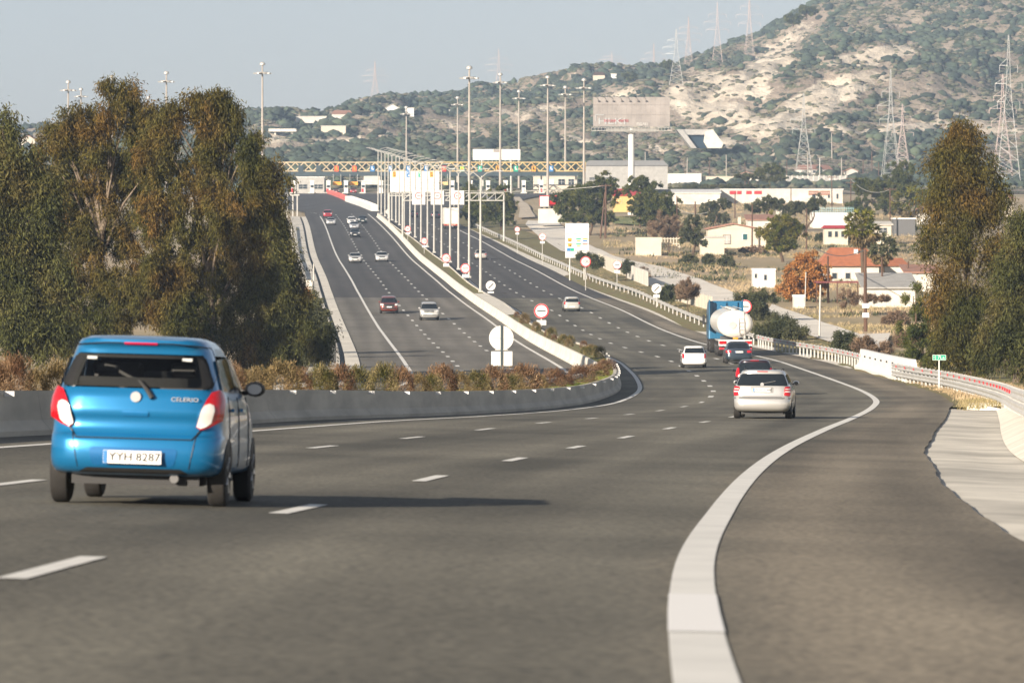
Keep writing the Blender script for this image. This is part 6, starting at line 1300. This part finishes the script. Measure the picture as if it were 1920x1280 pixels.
t = empty('carport', (XU(1570, 515), 515, gz(XU(1570, 515), 515)), 0, 'low carport with a dark red sheet roof under the orange tree', 'carport')
MB().box((0, 2, 2.3), (4.6, 4, .14)).build('roof', mat('maroon sheet', (.2, .05, .05), .7, 0, .3, 1), t)
for x in (-2.2, 0, 2.2): MB().box((x, .1, 1.1), (.12, .12, 2.3)).build('post', M['wood'], t)
# distant row
t, s, w_, h = building(1352, 1580, 356, 378, 'long white single-storey building across the far field', D=1130, depth=9, roof='flat', wall='wall', rmat='white', over=.4, wins=[(60, 9, 6, 9), (104, 10, 3, 9), (88, 10, 3, 6), (70, 16, 40, 8, 'roof2', 'cream')])
for x, w2, m_ in ((-92, 12, 'redroof'), (-80, 8, 'redroof'), (-62, 10, 'redroof'), (-45, 14, 'redroof')): MB().box((x*s, -.12, 17*s), (w2*s, .1, 6*s)).build('red_panel', M[m_], t)
t, s, w_, h = building(1263, 1350, 362, 380, 'white low warehouse with parked trailers left of the long white building', D=1120, depth=9, roof='shed', wall='wall', rmat='white', rise=.8, name='warehouse', cat='warehouse')
building(1248, 1315, 327, 346, 'bright white windowless block beyond the red-roofed shop', depth=12, roof='flat', wall='white', rmat='white', over=.1, name='warehouse', cat='warehouse')
building(1272, 1332, 322, 340, 'orange-roofed house peeking over the bright white block', D=1640, depth=9, roof='long', rmat='roof2', rise=1.3)
building(1378, 1422, 330, 346, 'white gabled house with a pink roof in the far field', depth=9, roof='gable', rmat='roof2', rise=1.2, wins=[(0, 6, 10, 5), (14, 6, 4, 5)])
building(1318, 1378, 332, 346, 'low cream terrace joined to the gabled house', depth=6, roof='flat', wall='cream', rmat='cream', wins=[(-8, 7, 30, 5, 'darkgreen', 'greyroof')])
building(1494, 1560, 318, 327, 'long building with an orange roof in front of the pylons', depth=9, roof='long', rmat='roof2', rise=1.6, wins=[(-20, 5, 5, 4), (0, 5, 5, 4), (20, 5, 5, 4)])
building(1585, 1608, 321, 334, 'small white gabled house left of the pine grove', depth=7, roof='gable', rmat='roof2', rise=.9)
D = G(1530, 344).y; t = empty('boundary_wall', (XU(1530, D), D, gz(XU(1530, D), D)), 0, 'long pale grey boundary wall above the white building', 'wall')
MB().box((0, 0, 1.0), (115*D/F, .3, 2.6)).build('wall_panel', M['greyroof'], t)
for i in range(12): MB().box(((-55+i*10)*D/F, -.2, 1.1), (.3, .1, 2.8)).build('pilaster', M['conc'], t)
t, s, w_, h = building(1524, 1600, 401, 420, 'white house with a pale blue rooftop railing', D=905, depth=9, roof='flat', wall='white', rmat='white')
mb = MB()
for z_ in (.5, .9, 1.2): mb.box((0, -.1, h+z_), (w_, .06, .06))
for i in range(19): mb.box((-w_/2+w_*i/18, -.1, h+.7), (.05, .05, 1.1))
mb.build('railing', M['paleblue'], t)
t, s, w_, h = building(1546, 1590, 428, 446, 'small pavilion with a red roof and open posts below the blue railing', D=800, depth=4, roof='long', rmat='redroof', wall='cream', rise=.5, wins=[(-12, 7, 6, 10), (0, 7, 5, 10), (12, 7, 5, 10)], over=.4)
building(1640, 1671, 422, 446, 'pale square house just right of the palm crowns', D=800, depth=6, roof='shed', rmat='wall', wall='cream', rise=.5, wins=[(0, 14, 14, 9)])
building(1676, 1716, 411, 430, 'low flat-roofed kiosk with pale blue posts', D=850, depth=5, roof='flat', wall='trimgrey', rmat='white', name='kiosk', cat='kiosk')
t, s, w_, h = building(1150, 1198, 367, 384, 'little shop with a bright red roof and ochre wall between the pines', D=980, depth=6, roof='shed', rmat='redroof', wall='yellow', rise=1.3, name='shop', cat='shop', wins=[(-14, 7, 10, 6, 'amber', 'wall')])
building(1865, 1900, 372, 395, 'house with a faded red roof seen through the right eucalyptus', D=1000, depth=8, roof='long', rmat='roof2', wall='cream', rise=1.2)
building(1720, 1800, 398, 420, 'pale house with a pink roof behind the tall right eucalyptus', D=930, depth=8, roof='long', rmat='roof2', wall='wall', rise=1.4)
building(1488, 1508, 557, 572, 'low white hut under the orange autumn tree', D=500, depth=2, roof='flat', wall='wall', rmat='white', over=.1, name='hut', cat='hut')
# plaza buildings
building(1098, 1252, 311, 345, 'long pale grey industrial shed behind the billboard column', D=1345, depth=18, roof='long', wall='greyroof', rmat='greyroof', rise=1.6, name='warehouse', cat='warehouse', wins=[(-45, 10, 50, 4), (25, 10, 30, 4)])
building(1000, 1082, 331, 352, 'low beige plaza office under the right end of the toll canopy', D=1300, depth=8, roof='flat', wall='cream', rmat='wall', name='office', cat='office', wins=[(-28, 11, 10, 10, 'white'), (-8, 11, 12, 10, 'white'), (12, 11, 12, 10), (30, 11, 10, 10)])
building(556, 608, 333, 362, 'grey flat-roofed plaza building seen under the left of the canopy', D=1318, depth=8, roof='flat', wall='greyroof', rmat='white', name='office', cat='office', wins=[(-14, 12, 16, 8), (14, 12, 18, 8)])
building(682, 712, 328, 336, 'small white flat block seen under the canopy left of the toll board', D=1325, depth=4, roof='flat', wall='wall', rmat='white', name='office', cat='office')
# ridge houses
for a in [(602, 648, 237, 252, 'cream box house on the left ridge slope', 'flat', 'cream', 'wall'), (622, 660, 214, 219, 'red-roofed house on the left ridge top', 'long', 'wall', 'roof2'), (722, 748, 203, 211, 'white gabled house among the ridge trees', 'gable', 'white', 'wall'), (555, 612, 219, 224, 'long low white wall of a house on the left ridge', 'flat', 'wall', 'wall'), (842, 856, 207, 214, 'tiny white house on the ridge above the gantry', 'flat', 'white', 'wall'),
          (760, 776, 203, 214, 'small white house under the light mast on the ridge', 'flat', 'white', 'wall'), (1112, 1134, 141, 147, 'dark red-roofed house on the ridge above the billboard', 'long', 'cream', 'wood'), (1146, 1156, 139, 146, 'tiny white house on the ridge beside the far pylon', 'flat', 'white', 'wall'), (40, 66, 262, 269, 'small house on the far hill at the left edge', 'gable', 'cream', 'roof2')]:
    building(*a[:5], D=G((a[0]+a[1])/2, a[3]+1).y-8, depth=8, roof=a[5], wall=a[6], rmat=a[7], rise=1.6)
D = G(530, 252).y-6; t = empty('viaduct', (XU(530, D), D, P(530, 252, D).z), 0, 'pale bridge deck on the left hillside', 'bridge'); s = D/F
MB().box((0, 0, 1.6), (52*s, 6, 1.1)).build('deck', M['conc'], t)
for x in (-14, 18): MB().box((x*s, 0, -.5), (3*s, 3, 4)).build('pier', M['conc'], t)
# tunnel portal
D = G(1315, 282).y-26; c = P(1315, 260, D); s = D/F
t = empty('tunnel_portal', (c.x, D, P(1315, 278, D).z), 0, 'concrete tunnel portal with a dark opening in the hillside', 'tunnel'); Z = lambda v: (278-v)*s; Xq = lambda u: (u-1315)*s
MB().prism([(Xq(1268), Z(243)), (Xq(1338), Z(243)), (Xq(1338), Z(253)), (Xq(1276), Z(253))], -1, 12).build('lintel', M['greyroof'], t)
MB().prism([(Xq(1268), Z(243)), (Xq(1280), Z(243)), (Xq(1306), Z(278)), (Xq(1296), Z(278))], -1.6, 10).build('wing_wall', M['greyroof'], t)
MB().prism([(Xq(1322), Z(247)), (Xq(1336), Z(243)), (Xq(1356), Z(270)), (Xq(1352), Z(278)), (Xq(1326), Z(278)), (Xq(1319), Z(266))], -3, 10).build('wing_wall', M['conc'], t)
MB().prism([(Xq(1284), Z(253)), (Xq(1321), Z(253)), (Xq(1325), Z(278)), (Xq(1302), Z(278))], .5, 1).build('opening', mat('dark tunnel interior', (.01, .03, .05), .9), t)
# red truck by the plaza, on a white block
D = 905; g_ = P(1030, 391, D).z; t = empty('red_truck', (XU(1030, D), D, g_), .3, 'red lorry cab parked behind the pale loading block', 'lorry')
MB().box((0, 0, 1.6), (2.4, 5, 1.7)).box((-.0, .4, .75), (2.3, 4.6, .5)).build('body', M['red'], t, bevel=.1); MB().box((-1.6, -2, 1.3), (1.4, 1.4, 2)).build('cab', M['white'], t, bevel=.1); MB().box((0, -2.53, 1.9), (1.9, .06, .7)).build('windscreen', M['wglass'], t)
for sx in (-1, 1):
    for yy in (-1.6, 1.6): wheel(t, sx*1.0, yy, .45, .35, sx, 0)
MB().box((0, 1, -1.4), (5.2, 7, 2.7)).build('loading_block', M['wall']); o = bpy.data.objects['loading_block']; o.location = (XU(1035, D), D, g_); tag(o, 'pale concrete loading block under the red lorry', 'block')
# ------------------------------------------------------------------ service road, paths and panel fences on the right
def strip(name, pairs, mt, lift=.06, seg=6):
    V = []; A = [G(*a) for a, b in pairs]; Bq = [G(*b) for a, b in pairs]; 
    for i in range(len(A)-1):
        for k in range(seg+(i == len(A)-2)):
            a = A[i].lerp(A[i+1], k/seg); b = Bq[i].lerp(Bq[i+1], k/seg)
            for j in range(5): p = a.lerp(b, j/4); V.append((p.x, p.y, gz(p.x, p.y)+lift+.2+(0 if 0 < j < 4 else -.0)))
    n = len(V)//5; Fs = [(5*i+j, 5*i+j+1, 5*i+j+6, 5*i+j+5) for i in range(n-1) for j in range(4)]
    return tag(npmesh(name, V, Fs, mt, smooth=True), kind='structure')
M['svc'] = mat('pale worn service road', (.78, .73, .64), .9, 0, .2, .3)
strip('service_road', [((985, 424), (990, 416)), ((1010, 446), (1045, 419)), ((1052, 474), (1066, 436)), ((1108, 488), (1112, 466)), ((1142, 502), (1152, 484)), ((1195, 530), (1232, 502)), ((1265, 558), (1302, 524)), ((1338, 574), (1365, 548)), ((1368, 590), (1392, 562))], M['svc'], .12)
strip('service_road', [((1425, 598), (1448, 575)), ((1462, 608), (1482, 588)), ((1532, 640), (1562, 616)), ((1600, 662), (1612, 633)), ((1652, 668), (1670, 631))], M['svc'], .12)
strip('dirt_track', [((962, 372), (974, 372)), ((975, 392), (992, 388)), ((972, 412), (1004, 410))], M['dirt'], .15)
strip('grass_patch', [((1150, 422), (1150, 408)), ((1200, 425), (1200, 408)), ((1235, 428), (1235, 416))], M['greengrass'] if 0 else mat('fresh grass', (.17, .2, .05), .95, 0, .3, 1, bump=.5), .1)
def fence(pts, lab, h=1.7, mt='wall'):
    Q = [G(*p) for p in pts]; t = empty('panel_fence', Q[len(Q)//2], 0, lab, 'fence'); n = 0
    for a, b in zip(Q, Q[1:]):
        L = (b-a).length; k = max(1, int(L/2.4)); rz = math.atan2(b.y-a.y, b.x-a.x)
        for i in range(k):
            c = a.lerp(b, (i+.5)/k); z = gz(c.x, c.y); o = MB().box((c.x, c.y, z+h/2), (L/k*.93, .08, h), rz).build('fence_panel', M[mt]); par(o, t)
            e = a.lerp(b, i/k); o = MB().box((e.x, e.y, gz(e.x, e.y)+h/2+.06), (.16, .16, h+.12), rz).build('fence_post', M['greyroof']); par(o, t); n += 1
    return t
fence([(1122, 500), (1150, 513), (1176, 520)], 'weathered pale panel fence left of the bare shrub', 1.9, 'cream')
fence([(1176, 524), (1215, 540)], 'white panel fence between the bare shrub and the cactus', 1.9, 'wall')
fence([(1258, 562), (1300, 574), (1335, 584)], 'pale slatted panel fence beside the spiky bush', 1.5, 'cream')
mb = MB(); 
# ------------------------------------------------------------------ utility poles
def upole(u, vt, vb, lab, mt='wood', r=.13, arm=False, plates=(), dbl=False, lamp=False):
    D = G(u, vb).y; X = XU(u, D); z = gz(X, D); h = (HC-(vt-400)*D/F)-z; t = empty('utility_pole', (X, D, z), rnd.uniform(-.1, .1), lab, 'utility pole', 'poles in the fields on the right')
    rr = max(r, D*.00013); MB().tube((0, 0, -.3), (rnd.uniform(-.15, .15), 0, h), rr, rr*.7, 8).build('pole', M[mt], t, smooth=True)
    if dbl: MB().tube((-.9, 0, -.3), (-.05, 0, h*.85), rr*.8, rr*.6, 7).build('strut', M[mt], t, smooth=True)
    if arm:
        mb = MB()
        for z_ in ((h-.3, h-1.1) if arm == 2 else (h-.3,)): mb.box((0, -.12, z_), (2.2, .1, .14))
        for x in (-1, -.5, .5, 1): mb.tube((x, -.12, h-.3), (x, -.12, h-.02), .05, .04, 6)
        mb.build('cross_arm', M[mt], t)
    for v in plates: MB().box((0, -rr-.02, (HC-(v-400)*D/F)-z), (.62, .03, .42)).build('white_plate', M['white'], t)
    if lamp: MB().tube((0, 0, h-.1), (1.2, 0, h+.3), .05).box((1.4, 0, h+.3), (.5, .2, .1)).build('lamp', M['steel'], t)
    return t, Vector((X, D, z+h))
W = {}
for i, (u, vt, vb) in enumerate([(1330, 300, 345), (1362, 290, 340), (1420, 296, 342), (1515, 285, 330), (1618, 300, 336), (1210, 285, 340), (1170, 300, 345), (1288, 296, 338), (1475, 300, 335), (1578, 296, 334), (1635, 284, 332), (1560, 250, 300)]):
    upole(u, vt, vb, 'thin bare pole among the scrub at the foot of the hill', mt='mast' if i % 2 else 'wood')
for k, a in dict(a=((1135, 345, 447, 'big braced wooden pole in front of the spreading pine'), dict(dbl=True, arm=1, r=.2)), b=((1270, 367, 444, 'wooden pole left of the bare brown tree'), {}), c=((1305, 378, 452, 'wooden pole left of the cream cottage'), dict(r=.17)), d=((1410, 382, 466, 'thin wooden pole in front of the cottage'), {}), e=((1512, 391, 468, 'reddish pole right of the citrus tree'), {}), f=((1378, 362, 410, 'thin far pole behind the cottage'), {}),
    g=((1623, 468, 622, 'tall wooden pole with two white plates beside the service road'), dict(r=.18, plates=(573, 590.5))), h=((1655, 482, 572, 'dark wooden pole in front of the white shed'), {}), i=((1553, 480, 568, 'wooden pole by the carport under the orange tree'), {}), j=((1536, 534, 640, 'leaning pale steel pole right of the olive bush'), dict(mt='pole', r=.09)), k=((1509, 510, 575, 'thin pale post in front of the orange autumn tree'), dict(mt='pole', r=.05)),
    l=((1560, 330, 398, 'pole with a crossarm left of the pine grove'), dict(arm=1)), m=((1595, 333, 400, 'pole with two crossarms at the pine grove'), dict(arm=2)), n=((1669, 352, 442, 'pole with a crossarm in front of the pine grove'), dict(arm=1)), o=((1648, 305, 345, 'far thin pole above the pine grove'), {}), p=((1744, 438, 482, 'thin pole left of the trunk of the tall eucalyptus'), {}), q=((1701, 490, 545, 'short wooden pole right of the white shed'), {}), r=((1525, 470, 560, 'dark slanting pole behind the orange autumn tree'), {}),
    s=((1103, 415, 447, 'thin post right of the tariff board'), {}), t=((1087, 365, 418, 'thin post in front of the left pine'), {}), u=((1245, 375, 396, 'thin pole left of the white warehouse'), {}), v=((1483, 350, 400, 'thin pole in front of the long white building'), {}), w=((1462, 305, 345, 'far pole left of the long orange-roofed building'), {}), x=((1232, 300, 348, 'far pole left of the bright white block'), {}), y=((1397, 305, 350, 'far pole behind the gabled house'), {}), z=((1537, 296, 335, 'white lamp post in front of the long orange-roofed building'), dict(mt='pole', lamp=True))).items():
    W[k] = upole(*a[0], **a[1])[1]
def wire(a, b, lab, sag=1.0, n=14, r=.03):
    pts = [tuple(a.lerp(b, i/n)-Vector((0, 0, sag*4*(i/n)*(1-i/n)))) for i in range(n+1)]; mid = Vector(pts[n//2]); o = MB().path(pts, r, 4).build('overhead_wire', M['darkbeam'] if r < .05 else M['pole']); return tag(o, lab, 'wire')
dz_ = Vector((0, 0, -.3))
wire(W['a']+dz_, W['a']+Vector((-45, 60, 1)), 'pale wire running left from the big braced pole', 1.5, r=.06); wire(W['a']+dz_, W['b']+Vector((-12, 60, 3)), 'pale wire running right from the big braced pole', 1.2, r=.06)
wire(W['b']+Vector((0, 0, -2.2)), W['c']+Vector((2, 0, -1.8)), 'sagging wire between the two poles left of the cottage', .6, r=.05); wire(W['m']+dz_, W['n']+dz_, 'wire between the two crossarm poles at the pine grove', 1.5, r=.05); wire(W['r']+Vector((0, 0, .5)), W['g'], 'dark wire crossing above the terracotta roof', .8, r=.045)
# left verge fence pieces and far-left fixtures
D = 318; 
for i, (u, v, D, lab) in enumerate([(600, 690, 300, 'pale weathered fence panels at the end of the left guard rail')]):
    t = empty('panel_fence', (XU(u, D), D, zr(D)), 0, lab, 'fence')
    for k in range(5): MB().box((-.9+k*.42-.0, -k*.3*0+k*.4, .75+.06*k), (.36, .06, 1.4), .5).build('fence_panel', M['wall'], t)
t = empty('gantry_leg', (XU(549, 985), 985, zr(985)), 0, 'white steel frame at the top of the left verge', 'frame')
for x in (-1.2, 0, .9): MB().box((x, 0, 2.2), (.25, .25, 4.6)).build('post', M['pole'], t)
MB().box((-.1, 0, 4.5), (2.9, .4, .35)).build('beam', M['pole'], t)
for u, v, rr in ((568, 575, 0), (578, 530, 0)):
    D = 420 if v > 550 else 520; t = empty('roadside_cabinet', (XU(u, D), D, zr(D)), 0, 'pale concrete post and cabinet on the left verge, %s' % ('nearer one' if v > 550 else 'farther one'), 'cabinet'); MB().box((0, 0, 1.1), (.9, .6, 2.2)).build('cabinet', M['wall'], t); MB().tube((.6, 0, 0), (.6, 0, 4), .07).build('post', M['pole'], t)
# curb head of the drain
o = MB().tube((XR(172)+XA(172)+1.2, 177.5, zr(177)-.12), (XR(172)+XA(172)+4.3, 176.5, zr(177)+.05), .26, .22, 10).build('drain_head', M['conc']); tag(o, 'rounded concrete lip closing the top of the roadside drain slab', 'curb')
# ------------------------------------------------------------------ haze
def haze():
    vs = [(x, y, z) for z in (-30, 330) for x, y in ((-900, -80), (900, -80), (900, 4200), (-900, 4200))]
    mb = MB(); mb.add(vs, [(3, 2, 1, 0), (4, 5, 6, 7), (0, 1, 5, 4), (1, 2, 6, 5), (2, 3, 7, 6), (3, 0, 4, 7)])
    m = bpy.data.materials.new('haze'); m.use_nodes = True; n = m.node_tree.nodes; n.remove(n['Principled BSDF'])
    v = n.new('ShaderNodeVolumePrincipled'); v.inputs['Color'].default_value = (.55, .74, 1.0, 1); v.inputs['Density'].default_value = .00014
    m.node_tree.links.new(v.outputs[0], n['Material Output'].inputs['Volume'])
    o = mb.build('haze', m); tag(o, kind='stuff')
haze()
